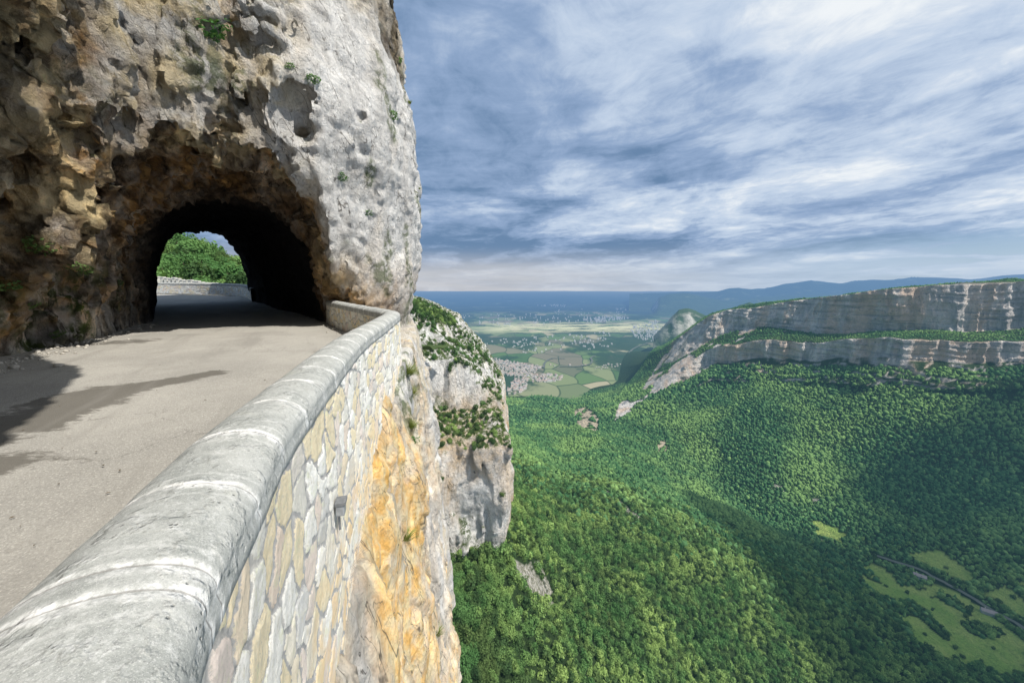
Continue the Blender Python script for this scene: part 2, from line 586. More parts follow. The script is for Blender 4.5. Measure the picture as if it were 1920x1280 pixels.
def near_cliff():
    V, F = surface_nets(lambda P: np.minimum(f_upper(P), np.maximum(f_lower(P) + .22 * sstep(13.4, 12.4, P[:, 1]), 11.4 - P[:, 1])), (-32, -7, -13), (0.5, 35, 14), .105)
    V = V.astype(np.float64)
    Nn = vnormals(V, F)
    # broken facets
    wp = V * np.array([1.0, 1.0, .38]) + .35 * np.stack([vnoise(V * .9 + s) for s in (0, 11, 23)], 1)
    f1, f2, idv, g = worley(wp * 1.05)
    ins_ = .40 + 1.1 * sstep(-.2, -1.2, poly_sd(V[:, 0], V[:, 1], UPPER)) * sstep(-1.5, 0, V[:, 2])
    ins_ = np.maximum(ins_, 1.35 * sstep(-6.6, -7.6, V[:, 0]) * sstep(2, 3.5, V[:, 2]) * sstep(12.6, 11.8, V[:, 1]))
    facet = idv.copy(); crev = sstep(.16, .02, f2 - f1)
    d = .34 * g * ins_ + .06 * (f2 - f1).clip(0, .5) - .04
    f1, f2, idv2, g2 = worley(wp * 2.4 + 7)
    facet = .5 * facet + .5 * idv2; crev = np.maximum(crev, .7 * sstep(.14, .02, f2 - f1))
    d += .26 * g2 * ins_ + .03 * (f2 - f1).clip(0, .4)
    f1, f2, idv2, g2 = worley(wp * np.array([5.5, 5.5, 4.5]) + 3)
    facet = .65 * facet + .35 * idv2
    d += .17 * g2 * ins_ + .015 * fbm(V * 6, 2)
    d *= sstep(-5, 0, -((V[:, 0] - PORT[0]) * TD[0] + (V[:, 1] - PORT[1]) * TD[1])) * .65 + .35
    x, y, z = V.T
    q = -((x - PORT[0]) * TD[0] + (y - PORT[1]) * TD[1])
    lat = (x - PORT[0]) * TR[0] + (y - PORT[1]) * TR[1]
    hroad = z - roadz(y)
    sd = poly_sd(x, y, UPPER)
    outer = sstep(-1.2, -.2, sd)
    d = d * (1 - .45 * outer * sstep(0, .3, Nn[:, 0]))
    d = d * sstep(0, .3, hroad + .1 * 0 + .15) if False else d
    V = V + Nn * d[:, None]
    Nn = vnormals(V, F)
    # colour masks
    soff = sstep(.25, -.35, Nn[:, 2])
    inside = 1 - outer
    ochre = np.clip(inside * (.55 + .45 * soff) * sstep(0, 1.5, hroad) + .5 * soff * (.2 + .8 * inside), 0, 1)
    pn = fbm(V * .45, 3)
    pillar = np.exp(-((z + .2) / 1.1) ** 2) * sstep(-2.5, -5.5, x) * sstep(10, 13, y) * sstep(-9.3, -8.2, x)
    ochre = np.clip(ochre * (.75 + .6 * pn) + pillar * .9, 0, 1)
    below = sstep(-2.0, -3.2, z)
    ochre = np.clip(ochre + below * (.3 + .5 * pn), 0, 1)
    dark = np.clip(inside * (.45 + .5 * fbm(V * .3 + 8, 3)) * sstep(.5, 3, hroad) * sstep(-10, -14, x) * .8, 0, 1)  # mask for the shade painted on the left wall
    tun_shade = sstep(14.6, 16.9, y) * inside * (hroad > -.4)
    shade_tone = inside * sstep(-9.5, -12.5, x + .35 * (z - 2)) * .2 + .4 * inside * sstep(13.4, 15.6, y) 
    shade_tone = np.maximum(shade_tone, inside * .08 * sstep(-1.2, -2.6, sd))
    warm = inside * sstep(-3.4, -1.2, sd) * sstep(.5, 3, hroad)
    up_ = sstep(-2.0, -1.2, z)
    shade_tone = shade_tone * up_; tun_shade = tun_shade * up_; dark = dark * up_; ochre = ochre * (.35 + .65 * up_); shade_tone = np.maximum(shade_tone, .35 * sstep(-8.8, -10.5, x) * sstep(1, 3, z)); warm = np.maximum(warm, .5 * (1 - up_)); warm = np.maximum(warm, .85 * outer * sstep(-6.2, -7.6, x) * sstep(2.5, 4, z) * sstep(-.3, .1, fbm(V * .8, 3)))
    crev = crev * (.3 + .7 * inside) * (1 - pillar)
    shade_tone = shade_tone * (1 - pillar); ochre = np.maximum(ochre, .95 * pillar)  # painted shade left off the pillar so it reads as sunlit
    facet = .5 + (facet - .5) * (1 - .4 * outer)
    fac2 = np.clip(facet + .25 * vnoise(V * 3.1) * inside, 0, 1); facet = fac2
    moss = np.clip(sstep(-10, -12.5, x) * sstep(3.6, 1.0, hroad) * sstep(-.1, .35, fbm(V * .55 + 3, 3)) * sstep(-2, 2, q), 0, 1)
    moss = np.maximum(moss, .75 * outer * sstep(.34, .56, fbm(V * np.array([.9, .9, .5]) + 30, 3)))
    moss = np.maximum(moss, .8 * sstep(.55, .85, Nn[:, 2]) * (hroad > .5))
    o = mesh_np("rock_cliff", V, F, MAT['rock'], True, dict(ochre=ochre, moss=moss, dark=dark, tun_shade=tun_shade, shade_tone=shade_tone, warm=warm, facet=(facet - .5) * (.55 + .75 * inside) + .5, crev=crev, outer=outer * sstep(-8.2, -6.2, x)))
    o.data.set_sharp_from_angle(angle=.75)
    tag(o, kind="structure", label="tall pale limestone cliff with an ochre overhang and the road tunnel cut through it", cat="cliff")
    return V, F, Nn


def lower_cliff():
    V, F = surface_nets(f_lower, (-5.6, -3, -14.5), (1.8, 13.2, -1.1), .07, margin=.8)
    V = V.astype(np.float64)
    keepv = V[:, 1] < 12.9
    Fk = keepv[F].all(1) & ~((V[F][:, :, 0].max(1) < -5))
    F = F[Fk]
    Nn = vnormals(V, F)
    wp = V * np.array([1.0, 1.0, .4]) + .3 * np.stack([vnoise(V * .9 + s) for s in (0, 11, 23)], 1)
    f1, f2, idv, g = worley(wp * 1.2)
    d = .24 * g + .05 * (f2 - f1).clip(0, .4)
    f1, f2, idv2, g2 = worley(wp * 3.6 + 7)
    d += .12 * g2 + .03 * fbm(V * 3.5, 3)
    V = V + Nn * d[:, None]
    pn = fbm(V * np.array([.7, .7, .22]) + 4, 3)
    ochre = np.clip(.85 + .9 * pn - .5 * sstep(5.5, 9, V[:, 1] + V[:, 0] + 2.4), 0, 1)
    moss = .8 * sstep(5.5, 8, V[:, 1]) * sstep(-4.5, -2.5, V[:, 2]) * sstep(.05, .35, fbm(V * 1.3 + 14, 3))
    o = mesh_np("rock_ledge", V, F, MAT['rock_low'], True, dict(ochre=ochre, moss=moss, dark=0 * moss, facet=.5 + .5 * (idv2 - .5)))
    tag(o, kind="structure", label="orange stained rock face falling away below the parapet wall", cat="rock face")
    return V, F


MAT = {}
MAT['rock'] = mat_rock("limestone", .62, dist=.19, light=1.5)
MAT['rock_low'] = mat_rock("ochre_limestone", .5, dist=.09, light=1.3, crack=.6, ochre_c=((.88, .52, .16), (.90, .73, .42)))
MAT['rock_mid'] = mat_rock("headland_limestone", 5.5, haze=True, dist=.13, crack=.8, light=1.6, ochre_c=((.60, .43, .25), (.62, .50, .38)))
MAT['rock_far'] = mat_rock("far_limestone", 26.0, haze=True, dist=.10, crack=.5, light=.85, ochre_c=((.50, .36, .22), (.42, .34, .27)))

nearV, nearF, nearN = near_cliff()
lowV, lowF = lower_cliff()


# ============================================================ ROAD
def mat_road():
    m, N = new_mat("worn_asphalt")
    P = N.geo()
    n1 = N.noise(P, .5, 5, .6)
    grain = N.noise(P, 55, 3, .8)
    gv = N.voro(P, 75, 'F1')
    c = N.mix(N.ramp(n1, .35, .65), (.30, .285, .255), (.385, .365, .325))
    c = N.mix(N.ramp(grain, .5, .72, 0, .7), c, (.70, .66, .59))
    c = N.mix(N.ramp(N.noise(P, 24, 4, .8), .54, .66, 0, .55), c, (.22, .21, .19))
    c = N.mix(N.ramp(gv, .0, .35, .6, 0), c, (.17, .155, .14))
    c = N.mix(N.ramp(N.noise(P, 7, 4, .7), .56, .72, 0, .4), c, (.24, .22, .19))
    damp = N.attr("damp")
    dm = N.math("ADD", damp, N.math("MULTIPLY", N.math("SUBTRACT", N.noise(N.scale(P, (.7, 1.4, 1)), 2.6, 6, .7), .5), 1.5))
    c = N.mix(N.ramp(dm, .32, .50, 0, .85), c, (.115, .105, .088))
    ck = N.voro(N.vmath('ADD', P, N.scale(N.noise(P, 1.6, 5, .7, out='Color'), .5)), .9, 'DISTANCE_TO_EDGE')
    c = N.mix(N.math('MULTIPLY', N.ramp(ck, 0, .008, .6, 0), N.ramp(N.noise(P, .6, 3), .48, .6)), c, (.12, .11, .10))
    tw = N.noise(N.scale(N.comb(N.math('ADD', N.sep(P)[0], N.math('MULTIPLY', N.sep(P)[1], .55)), N.math('MULTIPLY', N.sep(P)[1], .12), 0.), 1.0), 1.3, 4, .6)
    c = N.mix(N.ramp(tw, .52, .68, 0, .45), c, (.25, .235, .21))
    h = N.math("ADD", N.math("MULTIPLY", grain, .6), N.math("MULTIPLY", gv, .7))
    principled(N, c, .85, N.bump(h, .008, .8), .25)
    return m


def build_road():
    ys = np.concatenate([np.arange(-7, 16, .12), np.arange(16, 46, .35)])
    nu = 150
    rx = np.interp(ys, [-7, 0, .55, 1.38, 2.55, 5, 8.67, 9.3, 15.9, 17, 28, 32, 38, 46],
                   [1.2, -.6, -.8, -1.19, -1.6, -2.25, -2.9, -3.1, -8.0, -8.6, -19, -23, -45, -60])
    lx = np.interp(ys, [-7, 15, 46], [-16, -22, -75])
    t = np.linspace(0, 1, nu) ** .8
    X = lx[:, None] + (rx - lx)[:, None] * t[None]
    Y = np.repeat(ys[:, None], nu, 1)
    Z = roadz(Y)
    P = np.stack([X, Y, Z], -1).reshape(-1, 3)
    P[:, 2] += .012 * vnoise(P * .8)
    # damp streaks: along the foot of the left rock and one tongue on the carriageway
    px, py = proj(P)
    def seg(ax, ay, bx, by, w):
        t = np.clip(((P[:, 0] - ax) * (bx - ax) + (P[:, 1] - ay) * (by - ay)) / ((bx - ax) ** 2 + (by - ay) ** 2), 0, 1)
        d = np.hypot(P[:, 0] - ax - t * (bx - ax), P[:, 1] - ay - t * (by - ay))
        return np.exp(-(d / w) ** 2)
    a = at(395, 700, z=-1.6); b = at(170, 740, z=-1.6); c = at(20, 800, z=-1.6); e = at(250, 640, z=-1.55)
    damp = .75 * seg(a[0], a[1], b[0], b[1], .32) + .7 * seg(b[0], b[1], c[0], c[1], .7) + .55 * seg(e[0], e[1], e[0] - 3, e[1] - 1.5, .8)
    k = at(0, 870, z=-1.65)
    damp = np.maximum(damp, .6 * seg(k[0], k[1], k[0] - 1.5, k[1] - .5, .5))
    o = mesh_np("road", P, grid_faces(len(ys), nu), mat_road(), True, dict(damp=damp))
    tag(o, kind="structure", label="pale worn asphalt mountain road running into the tunnel", cat="road")
    return o


build_road()


# ============================================================ PARAPET WALLS
def mat_masonry():
    m, N = new_mat("rubble_masonry")
    uv = N.uv()
    P = N.geo()
    ed = N.attr("edge")
    r = [N.attr("ra"), N.attr("rb"), N.attr("rc")]
    edn = N.math("ADD", ed, N.math("MULTIPLY", N.math("SUBTRACT", N.noise(P, 22, 7, .75), .5), .16))
    mort = N.ramp(edn, .050, .075, 1, 0)
    s = N.mix(r[0], (.74, .71, .63), (.95, .93, .87))
    s = N.mix(N.ramp(r[1], .60, .80, 0, .8), s, (.84, .70, .44))
    s = N.mix(N.ramp(r[2], .75, .88, 0, .7), s, (.78, .64, .56))
    s = N.mix(N.ramp(r[1], .16, .05, 0, .6), s, (.50, .50, .49))
    s = N.mix(N.ramp(N.noise(P, 18, 6, .75), .5, .66, 0, .65), s, (.70, .66, .52))
    s = N.mix(N.ramp(N.noise(P, 48, 6, .8), .52, .64, 0, .6), s, (.48, .45, .38))
    s = N.mix(N.ramp(N.noise(P, 7, 5, .7), .54, .66, 0, .5), s, (.74, .76, .50))
    low = N.math('MULTIPLY', N.ramp(N.sep(uv)[1], -1.6, -2.4, 0, .8), N.ramp(N.noise(uv, 2.5, 5, .6), .38, .6))
    s = N.mix(low, s, (.84, .62, .34))
    mc = N.mix(N.noise(P, 60, 5, .8), (.27, .27, .265), (.56, .55, .535))
    mc = N.mix(N.ramp(N.noise(P, 5, 4), .5, .7, 0, .5), mc, (.66, .63, .56))
    c = N.mix(mort, s, mc)
    h = N.math("ADD", N.math("MULTIPLY", N.noise(P, 26, 8, .8), 1.1), N.math("MULTIPLY", N.noise(P, 9, 4), .5))
    principled(N, c, .9, N.bump(h, .016, 1.0), .15)
    return m


def stones2d(u, v):
    """rubble pattern on the wall face: distance to the joint, relief and three random tones per stone"""
    w = np.stack([u, v, np.zeros_like(u)], -1)
    wx = u + .07 * fbm(w * 2.2, 3); wy = v + .07 * fbm(w * 3.0 + 19, 4)
    px, py = wx * 3.7, wy * 4.5
    ix, iy = np.floor(px).astype(np.int64), np.floor(py).astype(np.int64)
    c1 = np.full(px.shape, 9.0); q1x = np.zeros_like(px); q1y = np.zeros_like(px)
    cand = []
    ra = np.zeros_like(px); rb = ra.copy(); rc = ra.copy(); tl = ra.copy()
    z0 = np.zeros_like(ix)
    for dx in (-1, 0, 1):
        for dy in (-1, 0, 1):
            jx, jy = ix + dx, iy + dy
            x = jx + .92 * hash3(jx, jy, z0, 1) - px
            y = jy + .92 * hash3(jx, jy, z0, 2) - py
            d = x * x + y * y
            m = d < c1
            c1 = np.where(m, d, c1); q1x = np.where(m, x, q1x); q1y = np.where(m, y, q1y)
            ra = np.where(m, hash3(jx, jy, z0, 11), ra); rb = np.where(m, hash3(jx, jy, z0, 12), rb); rc = np.where(m, hash3(jx, jy, z0, 13), rc)
            tl = np.where(m, x * (hash3(jx, jy, z0, 14) - .5) + y * (hash3(jx, jy, z0, 15) - .5), tl)
            cand.append((x, y))
    ed = np.full(px.shape, 9.0)
    for (x, y) in cand:
        ex, ey = x - q1x, y - q1y
        L = np.sqrt(ex * ex + ey * ey)
        dd = ((q1x + x) * .5 * ex + (q1y + y) * .5 * ey) / np.maximum(L, 1e-6)
        ed = np.where(L > 1e-4, np.minimum(ed, dd), ed)
    relief = sstep(.04, .08, ed) * (.010 + .010 * (ra - .5)) + tl * .022 * sstep(.06, .14, ed)
    return ed, relief, ra, rb, rc


def mat_coping():
    m, N = new_mat("weathered_coping")
    uv = N.uv()
    u = N.sep(uv)
    P = N.geo()
    n = N.noise(P, 6, 5, .65)
    n2 = N.noise(P, 45, 5, .75)
    n3 = N.noise(P, 130, 3, .8)
    c = N.mix(N.ramp(n, .35, .65), (.29, .30, .28), (.41, .415, .39))
    c = N.mix(N.ramp(n2, .5, .66, 0, .45), c, (.56, .56, .54))
    c = N.mix(N.ramp(N.noise(P, 40, 6, .8), .53, .64, 0, .5), c, (.20, .205, .20))
    c = N.mix(N.ramp(N.noise(P, 13, 6, .75), .55, .64, 0, .5), c, (.62, .62, .60))
    c = N.mix(N.ramp(n3, .54, .68, 0, .6), c, (.19, .19, .185))
    c = N.mix(N.ramp(N.noise(P, 330, 2, .8), .54, .66, 0, .45), c, (.72, .71, .68))
    c = N.mix(N.ramp(N.noise(P, 3, 3), .58, .75, 0, .35), c, (.42, .43, .33))
    # lime bands at the joints (u.x = distance from the joint, m)
    dj = N.math("ADD", u[0], N.math("MULTIPLY", N.math("SUBTRACT", N.noise(P, 16, 5, .7), .5), .06))
    band = N.math('MULTIPLY', N.ramp(dj, .010, .040, .95, 0), N.ramp(N.noise(P, 9, 6, .75), .40, .56, .1, .9))
    c = N.mix(band, c, (.80, .79, .76))
    c = N.mix(N.ramp(N.math('ADD', u[0], N.math('MULTIPLY', N.math('SUBTRACT', N.noise(P, 30, 4), .5), .008)), .0015, .005, .65, 0), c, (.16, .15, .14))
    edge = N.ramp(N.math("ABSOLUTE", N.math("ADD", dj, -.075)), .0, .012, .22, 0)
    c = N.mix(edge, c, (.78, .77, .74))
    h = N.math("ADD", N.math("MULTIPLY", n2, 1.0), N.math("MULTIPLY", n3, .5))
    h = N.math("ADD", h, N.math("MULTIPLY", N.ramp(u[0], 0, .03, 0, 1), .7))
    pits = N.ramp(N.voro(P, 38, 'F1'), .05, .22, 0, 1)
    gp = N.ramp(N.noise(P, 9, 4), .5, .62)
    h = N.math('ADD', h, N.math('MULTIPLY', N.math('MULTIPLY', pits, gp), 1.6))
    c = N.mix(N.math('MULTIPLY', N.ramp(N.voro(P, 38, 'F1'), .04, .16, .75, 0), gp), c, (.13, .13, .12))
    ck = N.voro(N.vmath('ADD', P, N.scale(N.noise(P, 5, 5, .7, out='Color'), .25)), 2.3, 'DISTANCE_TO_EDGE')
    c = N.mix(N.math('MULTIPLY', N.ramp(ck, 0, .004, .35, 0), N.ramp(N.noise(P, 2.0, 3), .5, .6)), c, (.12, .115, .11))
    h = N.math("ADD", h, n)
    principled(N, c, .88, N.bump(h, .0038, 1.0), .2)
    return m


MAT['masonry'] = mat_masonry()
MAT['coping'] = mat_coping()


def resample(poly, step):
    p = np.array(poly, float)
    # smooth by Catmull-Rom
    out = []
    n = len(p)
    for k in range(n - 1):
        p0, p1, p2, p3 = p[max(k - 1, 0)], p[k], p[k + 1], p[min(k + 2, n - 1)]
        for t in np.linspace(0, 1, 24, endpoint=False):
            out.append(.5 * ((2 * p1) + (-p0 + p2) * t + (2 * p0 - 5 * p1 + 4 * p2 - p3) * t * t + (-p0 + 3 * p1 - 3 * p2 + p3) * t ** 3))
    out.append(p[-1])
    out = np.array(out)
    s = np.concatenate([[0], np.cumsum(np.linalg.norm(np.diff(out, axis=0), axis=1))])
    n = max(2, int(round(s[-1] / step)) + 1)
    ss = np.linspace(0, s[-1], n)
    return np.stack([np.interp(ss, s, out[:, 0]), np.interp(ss, s, out[:, 1])], 1), ss


def parapet(name, label, poly, base_drop_out, joints=None, stone=.52, top=1.0, hw=.20, step=.03, face_half=None, group=None):
    """path of the coping centre; right side of travel = outer face"""
    root = empty(name, (poly[0][0], poly[0][1], float(roadz(poly[0][1]))))
    tag(root, label, "parapet wall", group)
    C, S = resample(poly, step)
    T = np.gradient(C, axis=0)
    T /= np.linalg.norm(T, axis=1, keepdims=True)
    R = np.stack([T[:, 1], -T[:, 0]], 1)
    zt = roadz(C[:, 1]) + top
    off = np.array(root.location)
    fh = face_half or hw - .012
    # masonry body: outer and inner faces with every stone in relief
    near = np.hypot(C[:, 0], C[:, 1])
    ss = [0.0]
    while ss[-1] < S[-1]:
        dn = float(np.interp(ss[-1], S, near))
        ss.append(ss[-1] + float(np.clip(dn * .0075, .011, .09 if step < .1 else .12)))
    ss[-1] = S[-1]
    ss = np.array(ss)
    cx = np.interp(ss, S, C[:, 0]); cy = np.interp(ss, S, C[:, 1])
    rx = np.interp(ss, S, R[:, 0]); ry = np.interp(ss, S, R[:, 1])
    zc = np.interp(ss, S, zt) - .20
    Vs = []; Fs = []; UVs = []; At = []
    nb = 0
    for side in (1, -1):
        rows = 200 if (side == 1 and step < .1) else 70
        zb = -np.array([base_drop_out(y) for y in cy]) if side == 1 else roadz(cy) - .05
        f = np.linspace(0, 1, rows)[None, :]
        Z = zb[:, None] + (zc - zb)[:, None] * f
        U = np.repeat(ss[:, None], rows, 1) + (0 if side == 1 else 50)
        ed, rel, ra, rb, rc = stones2d(U.ravel(), Z.ravel())
        rel = rel.reshape(U.shape) - .006
        rel = rel * sstep(1.0, .97, f) + .004 * fbm(np.stack([U, Z, 0 * U], -1) * 14, 3)
        lat = side * (fh + rel)
        X = cx[:, None] + rx[:, None] * lat; Y = cy[:, None] + ry[:, None] * lat
        Vs.append(np.stack([X, Y, Z], -1).reshape(-1, 3)); UVs.append(np.stack([U, Z], -1).reshape(-1, 2))
        F = grid_faces(len(ss), rows)
        Fs.append((F if side == 1 else F[:, ::-1]) + nb)
        nb += U.size
        At.append((ed, ra, rb, rc))
    ed, ra, rb, rc = (np.concatenate([a[k] for a in At]) for k in range(4))
    mesh_np("rubble_masonry", np.concatenate(Vs) - off, np.concatenate(Fs), MAT['masonry'], True, dict(edge=ed, ra=ra, rb=rb, rc=rc), uv=np.concatenate(UVs), parent=root)
    # coping stones
    if joints is None:
        joints = list(np.arange(0, S[-1], stone)) + [S[-1]]
    ns = 30
    ang = np.linspace(-1.0, 1.0, ns)
    prof = []
    for a in ang:
        th = a * math.radians(118)
        lat = hw * math.sin(th) / 1.0
        zz = -.0 - .115 + .115 * math.cos(th)
        prof.append((lat * (1.0 if abs(th) < math.pi / 2 else 1.0), zz))
    # tuck: underside back to the wall
    prof = [(-fh + .01, -.235)] + [(-hw + .0, -.215)] + [(-hw - .004, -.17)] + [p for p in prof if p[1] > -.15] + [(hw + .004, -.17), (hw, -.215), (fh - .01, -.235)]
    prof = np.array(prof)
    for k in range(len(joints) - 1):
        s0, s1 = joints[k], joints[k + 1]
        m = max(5, int((s1 - s0) / step) + 1)
        ss = np.linspace(s0 - .001, s1 + .001, m)
        ss = np.concatenate([[ss[0]], [ss[0] + .006], ss[1:-1], [ss[-1] - .006], [ss[-1]]])
        cx = np.interp(ss, S, C[:, 0]); cy = np.interp(ss, S, C[:, 1])
        rx = np.interp(ss, S, R[:, 0]); ry = np.interp(ss, S, R[:, 1])
        z0 = np.interp(ss, S, zt)
        inset = np.where((np.arange(len(ss)) == 0) | (np.arange(len(ss)) == len(ss) - 1), .003, 0)
        sc = 1 + .004 * (random.random() - .5)
        X = cx[:, None] + rx[:, None] * prof[None, :, 0] * sc
        Y = cy[:, None] + ry[:, None] * prof[None, :, 0] * sc
        Z = z0[:, None] + prof[None, :, 1] - inset[:, None] + random.uniform(-.0015, .0015)
        P = np.stack([X, Y, Z], -1).reshape(-1, 3)
        P[:, 2] += .006 * fbm(P * 4, 3)
        P[:, 0] += .004 * fbm(P * 6 + 9, 2)
        du = np.minimum(ss - s0, s1 - ss)
        UV = np.stack([np.repeat(du, len(prof)), np.tile(np.linspace(0, 1, len(prof)), len(ss))], 1)
        P -= off
        F = grid_faces(len(ss), len(prof))
        # closed ends
        nP = len(P)
        F = np.concatenate([F])
        o = mesh_np("coping_stone", P, F[:, ::-1], MAT['coping'], True, uv=UV, parent=root)
    return root, C, S, R, zt


WALL = [(.15, -2.2), (-.38, -.7), (-.56, 0), (-.74, .40), (-.92, .72), (-1.10, 1.15), (-1.33, 1.75), (-1.58, 2.6), (-1.86, 3.6), (-2.21, 5), (-2.57, 7), (-2.86, 8.6), (-2.98, 9.15),
        (-3.12, 9.55), (-3.45, 10.0), (-4.1, 10.9), (-5.6, 12.9), (-7.2, 15.1), (-8.0, 16.3)]


def wall_drop(Y):
    return float(np.interp(Y, [-3, 2, 5, 9, 17], [3.6, 3.6, 3.3, 2.6, 2.5]))


_C, _S = resample(WALL, .03)
_base = [0, .55, 1.1, 1.62, 2.1]
# joints where the photograph shows the lime bands
ridge_pts = [at(169, 1122, z=-.65), at(225, 1062, z=-.65), at(354, 906, z=-.65), at(461, 807, z=-.65), at(506, 751, z=-.65), at(551, 711, z=-.65), at(590, 686, z=-.65), at(624, 667, z=-.65)]
js = []
for p in ridge_pts:
    d = np.hypot(_C[:, 0] - p[0], _C[:, 1] - p[1])
    js.append(float(_S[np.argmin(d)]))
s = js[-1]
while s + .56 < _S[-1] - .2:
    s += .56 + random.uniform(-.05, .05)
    js.append(s)
js.append(float(_S[-1]))
pre = []
s = js[0]
while s - .55 > 0:
    s -= .55
    pre.append(s)
js = sorted(pre + js)
parapet("parapet_wall", "long rubble stone parapet with rounded grey coping, curving from the foreground to the tunnel mouth",
        WALL, wall_drop, joints=js)
parapet("parapet_wall", "low stone parapet in sunlight seen through the far end of the tunnel",
        [(-18.2, 26.4), (-20.5, 29.4), (-23.5, 32.6), (-27, 34.8), (-33, 36.6), (-42, 38)], lambda Y: 1.5, stone=1.1, step=.12, hw=.25)


# metal box on the wall
def box_verts(cx, cy, cz, sx, sy, sz, bev=.15):
    import bmesh
    bm = bmesh.new()
    bmesh.ops.create_cube(bm, size=1)
    bmesh.ops.scale(bm, vec=(sx, sy, sz), verts=bm.verts)
    bmesh.ops.bevel(bm, geom=list(bm.edges), offset=min(sx, sy, sz) * bev, segments=2, affect='EDGES', profile=.6)
    bmesh.ops.translate(bm, vec=(cx, cy, cz), verts=bm.verts)
    return bm


def bm_obj(name, bms, mat, parent=None, smooth=False):
    import bmesh
    me = bpy.data.meshes.new(name)
    b = bmesh.new()
    for x in bms:
        t = bpy.data.meshes.new("t")
        x.to_mesh(t); x.free()
        b.from_mesh(t)
        bpy.data.meshes.remove(t)
    b.to_mesh(me); b.free()
    me.materials.append(mat)
    if smooth:
        me.polygons.foreach_set("use_smooth", np.ones(len(me.polygons), dtype=bool))
    o = link(bpy.data.objects.new(name, me))
    if parent: o.parent = parent
    return o


MAT['metal'] = mat_plain("dull_grey_metal", (.36, .37, .38), .45, .15, 30, .001, .4)
MAT['metal_dark'] = mat_plain("dark_grey_metal", (.22, .225, .23), .5, .15, 30, .001, .4)


def metal_box():
    v = ray(620, 950)
    # meet the outer face of the wall
    best = None
    for t in np.arange(.8, 6, .01):
        p = v * t
        d = poly_sd(np.array([p[0]]), np.array([p[1]]), LOWER)[0]
        if d < .04:
            best = p; break
    s = np.argmin(np.hypot(_C[:, 0] - best[0], _C[:, 1] - best[1]))
    t = _C[s + 1] - _C[s - 1]
    best = np.array(best) + np.array([.93, .37, 0]) * .035
    root = empty("metal_box", tuple(best))
    root.rotation_euler = (0, 0, math.atan2(t[1], t[0]) - math.pi / 2)
    root.scale = (.72, .72, .72)
    tag(root, "small grey metal box with a stepped lid on the outer face of the parapet", "metal box")
    bm_obj("body", [box_verts(.055, 0, -.035, .09, .13, .12)], MAT['metal'], root)
    bm_obj("lid", [box_verts(.06, 0, .050, .115, .155, .045, .2)], MAT['metal_dark'], root)
    bm_obj("conduit", [box_verts(.03, 0, -.19, .022, .022, .20, .3)], MAT['metal_dark'], root)
    return best


boxp = metal_box()


# ============================================================ FOLIAGE PROTOTYPES
def mat_leaf(name, c0, c1, c2, haze=False, trans=.25, patch=.012):
    m, N = new_mat(name)
    P = N.geo()
    oi = N.new("ShaderNodeObjectInfo")
    r = oi.outputs["Random"]
    c = N.mix(r, c0, c1)
    pn = N.noise(P, patch, 4, .6)
    c = N.mix(N.ramp(pn, .44, .62, 0, .8), c, c2)
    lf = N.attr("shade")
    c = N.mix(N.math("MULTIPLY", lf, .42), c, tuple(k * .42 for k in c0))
    c = N.mix(N.ramp(r, .94, .98, 0, .5), c, tuple(min(1, k * 1.25) for k in c2))
    d = N.new("ShaderNodeBsdfDiffuse"); N.put(d.inputs[0], c)
    if trans:
        t = N.new("ShaderNodeBsdfTranslucent"); N.put(t.inputs[0], N.mix(.5, c, (.16, .26, .03)))
        mx = N.new("ShaderNodeMixShader"); mx.inputs[0].default_value = trans
        N.l.new(d.outputs[0], mx.inputs[1]); N.l.new(t.outputs[0], mx.inputs[2])
        N.out(mx.outputs[0], haze)
    else:
        N.out(d.outputs[0], haze)
    return m


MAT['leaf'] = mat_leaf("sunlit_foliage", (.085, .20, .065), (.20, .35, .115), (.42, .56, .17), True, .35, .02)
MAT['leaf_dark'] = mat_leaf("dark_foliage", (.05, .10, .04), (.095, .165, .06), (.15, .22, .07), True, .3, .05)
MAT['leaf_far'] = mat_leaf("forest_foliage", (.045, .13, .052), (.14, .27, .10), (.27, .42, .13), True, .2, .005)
MAT['bark'] = mat_plain("bark", (.13, .105, .08), .9, .3, 6, .01)
MAT['dry'] = mat_plain("dry_twigs", (.42, .33, .25), .9, .3, 30, .001)
MAT['grass'] = mat_leaf("cliff_grass", (.16, .20, .05), (.26, .30, .09), (.34, .34, .12), False, .3, .3)


